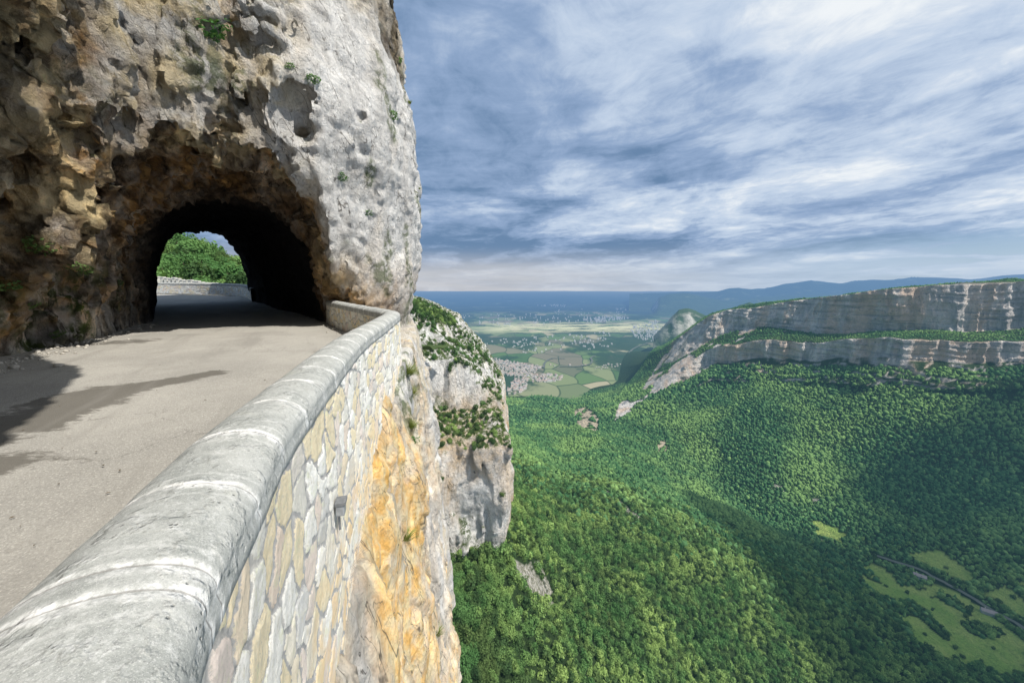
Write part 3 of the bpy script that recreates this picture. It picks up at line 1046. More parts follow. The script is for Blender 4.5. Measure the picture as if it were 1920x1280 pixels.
def crown_mesh(name, nleaf, leaf, lobes=7, squash=.85, seed=0, core=True, mat=None):
    """unit-radius crown: leaf-sized quads spread over many lobes; base near z = 0"""
    r = np.random.default_rng(seed)
    C = r.normal(size=(lobes, 3)); C /= np.linalg.norm(C, axis=1, keepdims=True)
    C *= r.uniform(.25, .62, (lobes, 1)); C[:, 2] = C[:, 2] * squash
    C[0] = 0
    R = r.uniform(.32, .55, lobes); R[0] = .6
    k = r.choice(lobes, nleaf, p=R ** 2 / (R ** 2).sum())
    d = r.normal(size=(nleaf, 3)); d /= np.linalg.norm(d, axis=1, keepdims=True)
    rad = R[k] * r.uniform(.62, 1.06, nleaf) * (1 + .16 * vnoise(d * 3 + k[:, None] * 3.1))
    P = C[k] + d * rad[:, None]
    # drop those deep inside other lobes
    dm = np.min(np.linalg.norm(P[:, None] - C[None], axis=2) / R[None], axis=1)
    keep = dm > .58
    P, d = P[keep], d[keep]
    n = len(P)
    nr = d + r.normal(size=(n, 3)) * .55 + np.array([0, 0, .35])
    nr /= np.linalg.norm(nr, axis=1, keepdims=True)
    a = np.cross(nr, r.normal(size=(n, 3))); a /= np.linalg.norm(a, axis=1, keepdims=True)
    b = np.cross(nr, a)
    s = leaf * r.uniform(.6, 1.4, (n, 1))
    V = np.stack([P + a * s, P + b * s * .6, P - a * s, P - b * s * .6], 1).reshape(-1, 3)
    F = np.arange(4 * n).reshape(n, 4)
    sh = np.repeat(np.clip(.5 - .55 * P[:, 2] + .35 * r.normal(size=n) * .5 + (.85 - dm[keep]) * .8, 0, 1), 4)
    V[:, 2] += .75
    me = mesh_np(name, V, F, mat or MAT['leaf'], False, dict(shade=sh), do_link=False)
    return me.data


def lump_mesh(name, seed, sub=2, conif=False, mat=None):
    import bmesh
    bm = bmesh.new()
    bmesh.ops.create_icosphere(bm, subdivisions=sub, radius=1)
    V = np.array([v.co[:] for v in bm.verts])
    F = np.array([[v.index for v in f.verts] for f in bm.faces])
    bm.free()
    w = 1 + .30 * vnoise(V * 2.1 + seed * 3.7) + .20 * vnoise(V * 4.4 + seed) + .10 * vnoise(V * 8 + seed)
    V = V * w[:, None]
    if conif:
        V[:, :2] *= (.95 - .5 * V[:, 2:3]).clip(.1, 2) * .7
        V[:, 2] *= 1.5
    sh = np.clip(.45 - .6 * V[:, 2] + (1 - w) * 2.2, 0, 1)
    V[:, 2] = V[:, 2] * .9 + .55
    return mesh_np(name, V, F, mat or MAT['leaf_far'], False, dict(shade=sh), do_link=False).data


def trunk_mesh():
    rings = [(0, -.6, .10), (.01, 0, .075), (.03, .35, .055), (.0, .7, .035), (.03, .95, .015)]
    V = []; n = 7
    for (x, z, r) in rings:
        for k in range(n):
            a = 2 * math.pi * k / n
            V.append((x + r * math.cos(a), r * math.sin(a), z))
    F = [(i * n + k, i * n + (k + 1) % n, (i + 1) * n + (k + 1) % n, (i + 1) * n + k) for i in range(len(rings) - 1) for k in range(n)]
    # limbs
    for j in range(5):
        a = j * 2.4; z0 = .3 + .08 * j; b = len(V)
        for (t, r) in ((0, .028), (.5, .01)):
            c = (t * math.cos(a), t * math.sin(a), z0 + t * .8)
            for k in range(3):
                q = 2 * math.pi * k / 3
                V.append((c[0] + r * math.cos(q), c[1] + r * math.sin(q), c[2]))
        F += [(b + k, b + (k + 1) % 3, b + 3 + (k + 1) % 3, b + 3 + k) for k in range(3)]
    return mesh_np("trunk", np.array(V), [tuple(f) for f in F], MAT['bark'], True, do_link=False).data


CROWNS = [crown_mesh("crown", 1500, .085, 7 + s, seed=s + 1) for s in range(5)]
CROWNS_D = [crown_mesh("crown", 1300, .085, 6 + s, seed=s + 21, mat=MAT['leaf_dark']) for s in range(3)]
TRUNK = trunk_mesh()
tree_count = [0]


def tree(loc, r, label, group, dark=False, h=1.0, cat="tree", name="broadleaf_tree", trunk=True):
    root = empty(name, tuple(loc))
    s = r * random.uniform(.9, 1.1)
    tag(root, label, cat, group)
    me = random.choice(CROWNS_D if dark else CROWNS)
    c = link(bpy.data.objects.new("crown", me)); c.parent = root
    c.scale = (s, s * random.uniform(.85, 1.15), s * h)
    c.rotation_euler = (0, 0, random.uniform(0, 6.28))
    if trunk:
        t = link(bpy.data.objects.new("trunk", TRUNK)); t.parent = root
        t.scale = (s, s, s * h)
        t.rotation_euler = (0, 0, random.uniform(0, 6.28))
    tree_count[0] += 1
    return root


# ============================================================ HEADLAND (middle cliff)
HX = ([-170, -158, -139, -107, -80, -75, -70, -62, -53, -38, -22, -12, -6, 10], [-12, -9, -2, 0, -1, -2, -6, -14, -18, -32, -44, -66, -83, -120])


def f_head(P):
    p = P.astype(np.float32)
    x, y, z = P[:, 0].astype(float), P[:, 1].astype(float), P[:, 2].astype(float)
    wz = z + 5 * vnoise(p * .03) + 2 * vnoise(p * .11) + .10 * (x + 40)
    xr = np.interp(z, HX[0], HX[1])
    yf = 192 + np.interp(wz, [-170, -86, -80, -70, -63, -46, -40, -34, -18, -10, 0, 10], [-4, 0, 4, 26, 27, 30, 44, 50, 56, 72, 95, 120])
    yf = yf + .26 * (x + 20) + 6 * vnoise(p * np.array([.035, .035, .01]) + 7)
    a = x - xr + .06 * (y - 205).clip(-20, 60)
    b = yf - y
    k = 7.0
    hb = np.clip(.5 + .5 * (a - b) / k, 0, 1)
    g = b + (a - b) * hb + k * hb * (1 - hb)
    big = fbm(p * np.array([.045, .045, .022], np.float32) + 50, 3)
    rd = ridge(p * np.array([.11, .11, .035], np.float32) + 12, 3)
    return g + 4.0 * big + 2.0 * rd


def headland():
    V, F = surface_nets(f_head, (-100, 165, -190), (22, 330, 8), 1.15, margin=9)
    V = V.astype(float)
    Nn = vnormals(V, F)
    f1, f2, idv, g = worley(V * np.array([.16, .16, .07]) + .3 * vnoise(V * .1)[:, None])
    d = 1.5 * g + .5 * (f2 - f1)
    V = V + Nn * d[:, None]
    Nn = vnormals(V, F)
    pn = fbm(V * np.array([.05, .05, .015]), 3)
    flat = sstep(.30, .55, Nn[:, 2])
    ochre = np.clip(.25 + 1.3 * pn - .5 * flat, 0, 1) * sstep(-50, -85, V[:, 2]) * 1.0
    ochre = np.maximum(ochre, np.clip(.35 + .9 * fbm(V * .03 + 12, 3), 0, .85) * sstep(-55, -75, V[:, 2]))
    moss = np.clip(flat * 1.2 + sstep(.35, .7, fbm(V * .07 + 9, 3)) * sstep(-.05, .25, Nn[:, 2]) * .9, 0, 1)
    moss = np.maximum(moss, sstep(-30, -12, V[:, 2]))
    o = mesh_np("cliff_headland", V, F, MAT['rock_mid'], True, dict(ochre=ochre, moss=moss, dark=0 * moss, facet=.5 + 0 * moss))
    tag(o, kind="structure", label="banded grey limestone headland with wooded ledges beyond the tunnel cliff", cat="cliff")
    return V, F, Nn


headV, headF, headN = headland()


def scatter_on(V, F, n, mask, seed, faces=False):
    r = np.random.default_rng(seed)
    a, b, c, d = (V[F[:, k]] for k in range(4))
    ar = (np.linalg.norm(np.cross(b - a, c - a), axis=1) + np.linalg.norm(np.cross(c - a, d - a), axis=1)) * .5
    w = ar * mask
    k = r.choice(len(F), n, p=w / w.sum())
    u, v = r.random((n, 1)), r.random((n, 1))
    P = (a[k] * (1 - u) + b[k] * u) * (1 - v) + (d[k] * (1 - u) + c[k] * u) * v
    return (P, k) if faces else P


# ============================================================ TERRAIN
COLS = [
    # rows A..K ; each (x, y, D, z) with one of D, z None
    [(640, 1600, 80), (640, 1280, 118), (640, 1020, 176), (640, 850, 330), (640, 800, None, -440), (640, 750, None, -520), (640, 715, None, -552), (640, 700, None, -561), (640, 680, None, -563), (640, 660, None, -566), (640, 645, None, -569)],
    [(850, 1600, 105), (850, 1280, 132), (850, 1050, 184), (860, 900, 330), (870, 800, None, -470), (880, 750, None, -530), (890, 715, None, -555), (890, 700, None, -561), (890, 680, None, -563), (890, 660, None, -566), (890, 645, None, -569)],
    [(980, 1600, 115), (960, 1280, 145), (960, 1020, 205), (962, 900, 450), (970, 800, None, -455), (975, 750, None, -525), (980, 722, None, -554), (980, 705, None, -561), (980, 685, None, -563), (980, 665, None, -566), (980, 645, None, -569)],
    [(1090, 1600, 130), (1070, 1280, 168), (1060, 1100, 262), (1060, 930, 480), (1060, 830, None, -430), (1060, 765, None, -500), (1065, 728, None, -548), (1065, 708, None, -561), (1065, 690, None, -563), (1065, 665, None, -566), (1065, 645, None, -569)],
    [(1200, 1600, 150), (1160, 1280, 200), (1140, 1080, 320), (1115, 925, 500), (1130, 885, None, -345), (1150, 800, None, -455), (1150, 748, None, -465), (1150, 722, None, -480), (1150, 700, None, -540), (1150, 680, None, -566), (1150, 650, None, -570)],
    [(1340, 1600, 180), (1270, 1280, 245), (1235, 1010, 420), (1262, 935, None, -395), (1260, 895, None, -455), (1250, 815, None, -435), (1232, 742, None, -405), (1235, 715, None, -368), (1240, 690, None, -350), (1240, 655, None, -300), (1240, 645, None, -420)],
    [(1440, 1600, 205), (1360, 1280, 288), (1330, 1055, 420), (1350, 970, None, -425), (1350, 925, None, -488), (1340, 810, 1030), (1331, 688, 1400), (1331, 657, 1410), (1331, 638, 1540), (1331, 592, 1580), (1331, 587, 2600)],
    [(1530, 1600, 225), (1450, 1280, 318), (1420, 1135, 392), (1450, 1020, None, -450), (1460, 985, None, -483), (1430, 820, 950), (1410, 674, 1280), (1410, 642, 1290), (1420, 609, 1420), (1425, 574, 1440), (1425, 566, 2600)],
    [(1630, 1600, 245), (1530, 1280, 338), (1510, 1200, 378), (1540, 1080, None, -465), (1550, 1008, None, -479), (1540, 830, 900), (1537, 672, 1130), (1537, 641, 1135), (1530, 628, 1225), (1537, 560, 1240), (1540, 558, 2600)],
    [(1770, 1600, None, -470), (1670, 1280, 368), (1650, 1225, None, -458), (1650, 1120, None, -470), (1660, 1050, None, -477), (1650, 850, 820), (1650, 671, 1000), (1650, 637, 1005), (1680, 621, 1090), (1640, 548, 1110), (1640, 548, 2600)],
    [(1900, 1600, None, -476), (1800, 1280, None, -476), (1790, 1220, None, -477), (1790, 1160, None, -478), (1790, 1090, None, -479), (1790, 870, 760), (1800, 676, 920), (1800, 639, 925), (1800, 617, 1005), (1800, 532, 1015), (1800, 533, 2600)],
    [(2040, 1600, None, -480), (1930, 1280, None, -480), (1925, 1220, None, -480), (1920, 1180, None, -480), (1920, 1130, None, -479), (1920, 880, 730), (1920, 675, 880), (1920, 640, 885), (1920, 613, 958), (1920, 527, 965), (1920, 525, 2600)],
    [(2600, 1600, None, -480), (2500, 1280, None, -480), (2450, 1220, None, -480), (2400, 1180, None, -480), (2400, 1130, None, -478), (2400, 880, 640), (2400, 675, 780), (2400, 640, 785), (2400, 610, 840), (2400, 520, 850), (2400, 515, 2600)],
    [(3800, 1600, None, -480), (3600, 1280, None, -480), (3500, 1220, None, -480), (3400, 1180, None, -480), (3400, 1130, None, -478), (3400, 880, 540), (3400, 675, 650), (3400, 640, 655), (3400, 610, 700), (3400, 520, 710), (3400, 515, 2600)],
]
CP = np.array([[at(c[0], c[1], D=c[2]) if c[2] is not None else at(c[0], c[1], z=c[3]) for c in col] for col in COLS])
NROW = CP.shape[1]
ROWSUB = [10, 34, 46, 34, 16, 44, 60, 26, 16, 34, 26]


def catmull(p0, p1, p2, p3, t):
    return .5 * ((2 * p1) + (-p0 + p2) * t + (2 * p0 - 5 * p1 + 4 * p2 - p3) * t * t + (-p0 + 3 * p1 - 3 * p2 + p3) * t ** 3)


def build_terrain():
    # along u (columns)
    U = []
    nc = len(CP)
    for k in range(nc - 1):
        sub = 40 if k < 11 else 16
        a, b, c, d = CP[max(k - 1, 0)], CP[k], CP[k + 1], CP[min(k + 2, nc - 1)]
        for t in np.linspace(0, 1, sub, endpoint=False):
            cm = catmull(a, b, c, d, t)
            ln = b * (1 - t) + c * t
            U.append(.45 * cm + .55 * ln)
    U.append(CP[-1])
    U = np.array(U)
    W = []; rowv = []
    for r in range(NROW - 1):
        a, b, c, d = U[:, max(r - 1, 0)], U[:, r], U[:, r + 1], U[:, min(r + 2, NROW - 1)]
        for t in np.linspace(0, 1, ROWSUB[r + 1], endpoint=False):
            if r <= 4:
                w = .6 * catmull(a, b, c, d, t) + .4 * (b * (1 - t) + c * t)
            else:
                w = b * (1 - t) + c * t
            W.append(w); rowv.append(r + t)
    W.append(U[:, -1]); rowv.append(NROW - 1)
    G = np.stack(W, 1)
    rowv = np.array(rowv)
    nu, nv = G.shape[:2]
    V = G.reshape(-1, 3)
    px, py = proj(V)
    rv = np.tile(rowv, nu)
    D = V[:, 1].copy()
    uu = V[:, 0] / np.maximum(V[:, 1], 1)
    nose = sstep(1215, 1340, px)       # the massif begins here
    # ---- displacement
    sl = sstep(0, .5, rv) * (rv < 5.98)
    flat_meadow = sstep(1560, 1640, px) * (rv < 4.6)
    amp = np.clip(D / 60, 2, 16) * (1 - .85 * flat_meadow)
    V[:, 2] += sl * amp * .8 * fbm(V * np.array([.006, .006, 0]) + 3, 3)
    cl = ((rv >= 6) & (rv <= 7)).astype(float) + ((rv >= 8) & (rv <= 9)).astype(float)
    edge = ((rv > 5.7) & (rv < 9.3)).astype(float)
    hx = V.copy(); hx[:, 2] *= .25
    rel = ridge(hx * .011 + 4, 4) * 15 + ridge(hx * .05, 3) * 5.0 + 3.5 * vnoise(V * np.array([.01, .01, .16]))
    V[:, 1] -= edge * nose * rel
    V[:, 0] -= edge * nose * rel * .6
    V[:, 2] += edge * nose * (7 * fbm(V * np.array([.008, .008, 0]) + 60, 3))
    ks = (rv > 9.05) & (rv < 10)
    V[:, 2] += ks * nose * (4 * fbm(V * np.array([.02, .02, 0]) + 60, 3))
    V[:, 2] -= 45 * sstep(.5, 1.2, (rv - np.interp(px, [600, 1060, 1150, 1230], [4.6, 4.6, 5.2, 9])))
    # scree steps / rocky nose west of the cliffs
    Fq = grid_faces(nu, nv)
    Nn = vnormals(V, Fq)
    Nn *= np.sign(Nn[:, 2:3] + 1e-6)
    # ---- cover masks (fixed on the ground)
    def inpoly(poly):
        n = len(poly); ins = np.zeros(len(px), bool)
        j = n - 1
        for i in range(n):
            xi, yi = poly[i]; xj, yj = poly[j]
            c = ((yi > py) != (yj > py)) & (px < (xj - xi) * (py - yi) / (yj - yi + 1e-9) + xi)
            ins ^= c; j = i
        return ins
    meadow = np.zeros(len(V)); 
    for poly in ([(1612, 1068), (1640, 1056), (1672, 1078), (1688, 1100), (1725, 1095), (1715, 1118), (1690, 1122), (1660, 1118), (1625, 1100)],
                 [(1680, 1112), (1705, 1100), (1740, 1096), (1790, 1108), (1840, 1140), (1925, 1205), (1925, 1262), (1870, 1262), (1838, 1240), (1800, 1262), (1745, 1240), (1712, 1215), (1712, 1180), (1678, 1150)],
                 [(1845, 1112), (1880, 1100), (1925, 1088), (1925, 1160), (1880, 1135)],
                 [(1505, 985), (1530, 975), (1588, 1002), (1575, 1014), (1520, 1000)],
                 [(1700, 1040), (1760, 1030), (1830, 1080), (1815, 1092), (1740, 1060)]):
        meadow = np.maximum(meadow, inpoly(poly) * (fbm(V * np.array([.035, .035, 0]) + 77, 3) < .42))
    soil = inpoly([(1076, 772), (1100, 765), (1124, 790), (1118, 806), (1080, 800)]) * 1.0
    soil = np.maximum(soil, inpoly([(1232, 828), (1246, 822), (1252, 838), (1236, 842)]))
    scree = inpoly([(958, 1035), (985, 1052), (1015, 1048), (1022, 1075), (1042, 1120), (1035, 1140), (1010, 1130), (985, 1090), (968, 1070)]) * 1.0
    scree = np.maximum(scree, inpoly([(1060, 1165), (1070, 1160), (1078, 1180), (1066, 1182)]))
    for pl, w in (([(1098, 893), (1130, 915), (1160, 940), (1200, 972)], 2.2), ([(1525, 934), (1545, 938)], 2.5), ([(1513, 998), (1545, 1012)], 2.2), ([(1452, 912), (1475, 920)], 2)):
        for a, b in zip(pl[:-1], pl[1:]):
            t = np.clip(((px - a[0]) * (b[0] - a[0]) + (py - a[1]) * (b[1] - a[1])) / ((b[0] - a[0]) ** 2 + (b[1] - a[1]) ** 2), 0, 1)
            d = np.hypot(px - a[0] - t * (b[0] - a[0]), py - a[1] - t * (b[1] - a[1]))
            scree = np.maximum(scree, (d < w) * .9)
    cliffm = edge * sstep(.62, .35, Nn[:, 2]) * nose
    cliffm = np.maximum(cliffm, cl * nose)
    # bare rocky ribs on the nose
    rib = 1.0 * inpoly([(1150, 790), (1166, 750), (1200, 735), (1262, 640), (1330, 600), (1420, 612), (1345, 660), (1335, 690), (1290, 722), (1228, 742), (1180, 775)]) * sstep(-.28, -.08, fbm(V * np.array([.012, .02, .02]) + 5, 4))
    rockm = np.clip(np.maximum(cliffm, rib * .95), 0, 1)
    brk = sstep(-.25, .1, fbm(V * np.array([.05, .05, 0]) + 7, 3))
    soil = soil * brk; scree = scree * sstep(-.35, -.05, fbm(V * np.array([.13, .13, 0]) + 8, 3))
    a = dict(meadow=meadow, soil=soil, scree=scree, rockm=rockm)
    return V, Fq, a, rv, px, py, Nn, nose


TV, TF, TA, TRV, TPX, TPY, TN, TNOSE = build_terrain()


def mat_terrain():
    m, N = new_mat("valley_side")
    P = N.geo()
    g = N.mix(N.noise(P, .05, 6, .65), (.022, .045, .016), (.05, .085, .03))
    mead = N.mix(N.ramp(N.noise(P, .02, 5, .6), .35, .65), (.27, .43, .09), (.42, .52, .14))
    mead = N.mix(N.ramp(N.noise(P, .25, 5, .7), .5, .7, 0, .4), mead, (.07, .12, .03))
    c = N.mix(N.attr("meadow"), g, mead)
    so = N.mix(N.noise(P, .3, 5, .7), (.48, .37, .24), (.62, .54, .42))
    c = N.mix(N.attr("soil"), c, so)
    sc = N.mix(N.ramp(N.noise(P, .45, 5, .75), .4, .6), (.20, .20, .13), (.66, .62, .55))
    c = N.mix(N.attr("scree"), c, sc)
    # layered far cliffs
    wv = N.vmath("ADD", P, N.scale(N.noise(P, .012, 3, out="Color"), 40))
    st = N.noise(N.scale(wv, (1, 1, .14)), .045, 6, .62)
    st2 = N.noise(N.scale(wv, (1, 1, .10)), .016, 5, .6)
    bed = N.noise(N.scale(P, (.08, .08, 1)), .10, 5, .65)
    r = N.mix(N.ramp(st, .35, .65), (.46, .43, .41), (.84, .76, .69))
    r = N.mix(N.ramp(st2, .45, .62, 0, .75), r, (.74, .53, .38))
    r = N.mix(N.ramp(bed, .52, .62, 0, .65), r, (.25, .26, .27))
    r = N.mix(N.ramp(N.noise(P, .09, 5, .7), .56, .68, 0, .6), r, (.12, .13, .12))
    r = N.mix(N.ramp(N.noise(wv, .02, 4, .6), .55, .7, 0, .5), r, (.90, .86, .80))
    c = N.mix(N.attr("rockm"), c, r)
    h = N.math("ADD", N.math("MULTIPLY", st, 22.0), N.math("MULTIPLY", N.noise(P, .12, 6, .7), 14.0))
    h = N.math("ADD", h, N.math("MULTIPLY", bed, 4.0))
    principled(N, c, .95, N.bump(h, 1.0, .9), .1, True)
    return m


terr = mesh_np("hillside", TV, TF, mat_terrain(), True, TA)
tag(terr, kind="structure", label="forested valley side rising to two tiers of pale limestone cliff", cat="hillside")


# ---- valley plain -------------------------------------------------------------
def mat_plain_fields():
    m, N = new_mat("farmed_plain")
    P = N.geo()
    S = N.sep(P)
    w = N.vmath("ADD", P, N.scale(N.noise(P, .0012, 3, out="Color"), 260))
    f = N.scale(w, (1 / 170, 1 / 330, 0))
    cell = N.sep(N.voro(f, 1, 'F1', out="Color", dims='2D', rnd=.9))
    c = N.mix(cell[0], (.06, .12, .045), (.13, .20, .075))
    c = N.mix(N.ramp(cell[1], .60, .68), c, (.21, .24, .12))
    c = N.mix(N.ramp(cell[2], .84, .88), c, (.36, .32, .21))
    c = N.mix(N.ramp(cell[1], .22, .12, 0, .8), c, (.20, .165, .13))
    # hedges between the fields
    ed = N.voro(f, 1, 'DISTANCE_TO_EDGE', dims='2D', rnd=.9)
    c = N.mix(N.ramp(ed, .0, .045, .8, 0), c, (.02, .05, .025))
    # woods
    wd = N.noise(N.scale(P, (1, .7, 1)), .00125, 6, .62)
    c = N.mix(N.ramp(wd, .47, .53, 0, .93), c, N.mix(N.noise(P, .02, 4, .7), (.012, .035, .022), (.035, .07, .035)))
    # sunlit strip on the middle plain, painted as brighter fields
    yb = N.ramp(S[1], 4500, 5300)
    ye = N.ramp(S[1], 6600, 5900)
    xb = N.math("MULTIPLY", N.ramp(S[0], -900, 0), N.ramp(S[0], 2700, 1900))
    gr = N.math("MULTIPLY", N.math("MULTIPLY", yb, ye), xb)
    gn = N.ramp(N.noise(N.scale(P, (1, 2.6, 1)), .0016, 6, .7), .42, .54)
    c = N.mix(N.math("MULTIPLY", gr, gn), c, (.66, .62, .36))
    # far country painted darker to stand in for cloud shade
    c = N.mix(N.ramp(S[1], 6500, 10500, 0, .92), c, N.mix(N.ramp(N.noise(P, .0012, 6, .7), .58, .72), (.012, .035, .04), (.20, .24, .18)))
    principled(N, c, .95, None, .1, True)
    return m


def build_plain():
    ys = np.concatenate([np.geomspace(900, 14000, 150), np.geomspace(14500, 60000, 40)])
    ks = np.linspace(-1.3, 3.2, 160)
    Y, K = np.meshgrid(ys, ks, indexing='ij')
    X = K * Y
    P = np.stack([X, Y, np.full_like(X, -566.0)], -1).reshape(-1, 3)
    y = P[:, 1]
    P[:, 2] -= 14 * sstep(1600, 900, y)
    P[:, 2] += sstep(3000, 6000, y) * 26 * fbm(P * np.array([.0006, .0006, 0]), 3)
    # low round hill near the town and the far plateau
    P[:, 2] += 60 * np.exp(-((P[:, 0] + 270) / 230) ** 2 - ((y - 3300) / 260) ** 2)
    P[:, 2] += 300 * sstep(12000, 26000, y) + 25 * sstep(12000, 20000, y) * fbm(P * np.array([.0002, .0002, 0]) + 3, 3)
    P[:, 2] -= sstep(30000, 60000, y) * 500
    o = mesh_np("valley_floor", P, grid_faces(len(ys), len(ks)), mat_plain_fields(), True)
    tag(o, kind="structure", label="patchwork plain of fields, hedges and woods fading to a blue plateau", cat="plain")


build_plain()


# ---- distant ranges --------------------------------------------------------------
def mat_hills(name, c0, c1, rock=(.5, .47, .43)):
    m, N = new_mat(name)
    P = N.geo()
    n = N.noise(P, .004, 6, .6)
    c = N.mix(n, c0, c1)
    nz = N.sep(N.new("ShaderNodeNewGeometry").outputs["Normal"])[2]
    rk = N.math("MULTIPLY", N.ramp(nz, .75, .45), N.ramp(N.noise(P, .006, 4), .40, .52))
    c = N.mix(rk, c, rock)
    c = N.mix(N.ramp(N.noise(P, .0022, 5, .7), .6, .66, 0, .6), c, (.25, .28, .14))
    principled(N, c, .95, N.bump(N.noise(P, .006, 6, .65), 60, .7), .1, True)
    return m


def range_sheet(name, label, pts, D, depth, foot_y, mat, rough=14, wall=0.0):
    """pts: skyline as (x, y) seen at distance D"""
    xs = np.linspace(pts[0][0], pts[-1][0], 260)
    sk = np.interp(xs, [p[0] for p in pts], [p[1] for p in pts])
    nv = 60
    V = []
    for x, y in zip(xs, sk):
        top = at(x, y, D=D)
        ft = at(x, foot_y, D=D)
        zf = -566
        for j in range(nv):
            f = j / (nv - 1)
            if f < .5:
                g = f / .5
                prof = g ** (1 + wall)
                V.append((top[0] * (D - depth * (1 - g)) / D, D - depth * (1 - g), zf - 30 + (top[2] - zf + 30) * prof))
            else:
                g = (f - .5) / .5
                V.append((top[0] * (D + depth * g) / D, D + depth * g, top[2] - (top[2] - zf) * g ** 1.6 * .5))
    V = np.array(V)
    f = np.tile(np.linspace(0, 1, nv), len(xs))
    k = np.sin(np.pi * np.clip(f, 0, 1)) * (1 - np.exp(-((f - .5) / .06) ** 2) * .7)
    V[:, 2] += rough * 3.5 * k * ridge(V * np.array([.0011, .0011, 0]) * (6000 / D) + 2, 4)
    V[:, 2] += rough * .25 * ridge(V * np.array([.003, .003, 0]) * (6000 / D) + 9, 2)
    o = mesh_np(name, V, grid_faces(len(xs), nv), mat, True)
    tag(o, kind="structure", label=label, cat="hills")
    return o


mh = mat_hills("blue_mountain", (.02, .045, .035), (.06, .09, .05))
mh2 = mat_hills("ridge_with_rock", (.03, .07, .04), (.075, .11, .06), (.62, .58, .52))
range_sheet("distant_mountains", "blue mountain range on the horizon behind the cliffs",
            [(1180, 556), (1240, 554), (1300, 552), (1345, 547), (1365, 541), (1385, 540), (1400, 543), (1432, 545), (1460, 537), (1500, 531), (1520, 527), (1545, 530), (1576, 533), (1600, 529), (1650, 527), (1700, 523), (1770, 521), (1840, 523), (1880, 518), (1930, 515), (2200, 505), (2700, 510)],
            13000, 3800, 600, mh, 22)
range_sheet("nearer_ridge", "hazy wooded ridge with a pale rock scar beyond the end of the cliffs",
            [(1180, 640), (1205, 605), (1222, 585), (1236, 563), (1256, 557), (1290, 556), (1330, 561), (1380, 566), (1440, 562), (1520, 556), (1600, 552), (1700, 545), (1800, 540), (1930, 534), (2300, 530)],
            9500, 2600, 600, mh2, 20, .4)
range_sheet("rocky_spur", "pale rocky spur stepping down to the plain below the far cliffs",
            [(1225, 640), (1250, 612), (1262, 596), (1272, 586), (1290, 584), (1310, 592), (1330, 597), (1370, 588), (1385, 573), (1405, 568), (1425, 575), (1480, 574), (1600, 560), (1900, 540)],
            3000, 520, 640, mh2, 9, 1.2)


# ---- roads on the valley floor ---------------------------------------------------
MAT['pale_road'] = mat_plain("pale_gravel_road", (.11, .12, .10), .9, .1, .1, 0, haze=True)


def terrain_z(x, y):
    d = (TV[:, 0] - x) ** 2 + (TV[:, 1] - y) ** 2
    k = np.argpartition(d, 4)[:4]
    w = 1 / (d[k] + .1)
    return float((TV[k, 2] * w).sum() / w.sum())


def ribbon(name, label, pxs, width, z=None, lift=1.0, n=60):
    pts = []
    for (x, y) in pxs:
        if z is not None:
            pts.append(at(x, y, z=z))
        else:
            d = np.hypot(TPX - x, TPY - y) + (TRV > 5.9) * 1e4
            pts.append(TV[np.argmin(d)])
    pts = np.array(pts)
    C, S = resample(pts[:, :2], max(3., np.linalg.norm(pts[0] - pts[-1]) / n))
    Tn = np.gradient(C, axis=0); Tn /= np.linalg.norm(Tn, axis=1, keepdims=True)
    R = np.stack([Tn[:, 1], -Tn[:, 0]], 1)
    V = []
    for k in range(len(C)):
        zz = z if z is not None else terrain_z(*C[k])
        for s in (-1, 1):
            V.append((C[k, 0] + R[k, 0] * s * width / 2, C[k, 1] + R[k, 1] * s * width / 2, zz + lift))
    o = mesh_np(name, np.array(V), grid_faces(len(C), 2), MAT['pale_road'], True)
    tag(o, kind="structure", label=label, cat="road")
    return C


VR = ribbon("valley_road", "thin grey road along the wooded valley floor beside the meadows",
            [(1925, 1182), (1895, 1165), (1860, 1145), (1825, 1122), (1790, 1103), (1755, 1088), (1720, 1072), (1680, 1055), (1640, 1042)], 7, lift=2.5)
ribbon("plain_road", "pale road winding between fields just beyond the town",
       [(1020, 690), (1022, 680), (1035, 672), (1060, 672)], 16, z=-563, lift=3)
ribbon("plain_road", "pale road bending north from the field behind the town's right end",
       [(1050, 687), (1080, 687), (1105, 683), (1110, 676), (1108, 671), (1116, 667)], 16, z=-563, lift=3)
ribbon("plain_road", "pale road curving past the big field at the foot of the far spur",
       [(1180, 662), (1186, 655), (1200, 648), (1215, 643)], 20, z=-563, lift=3)

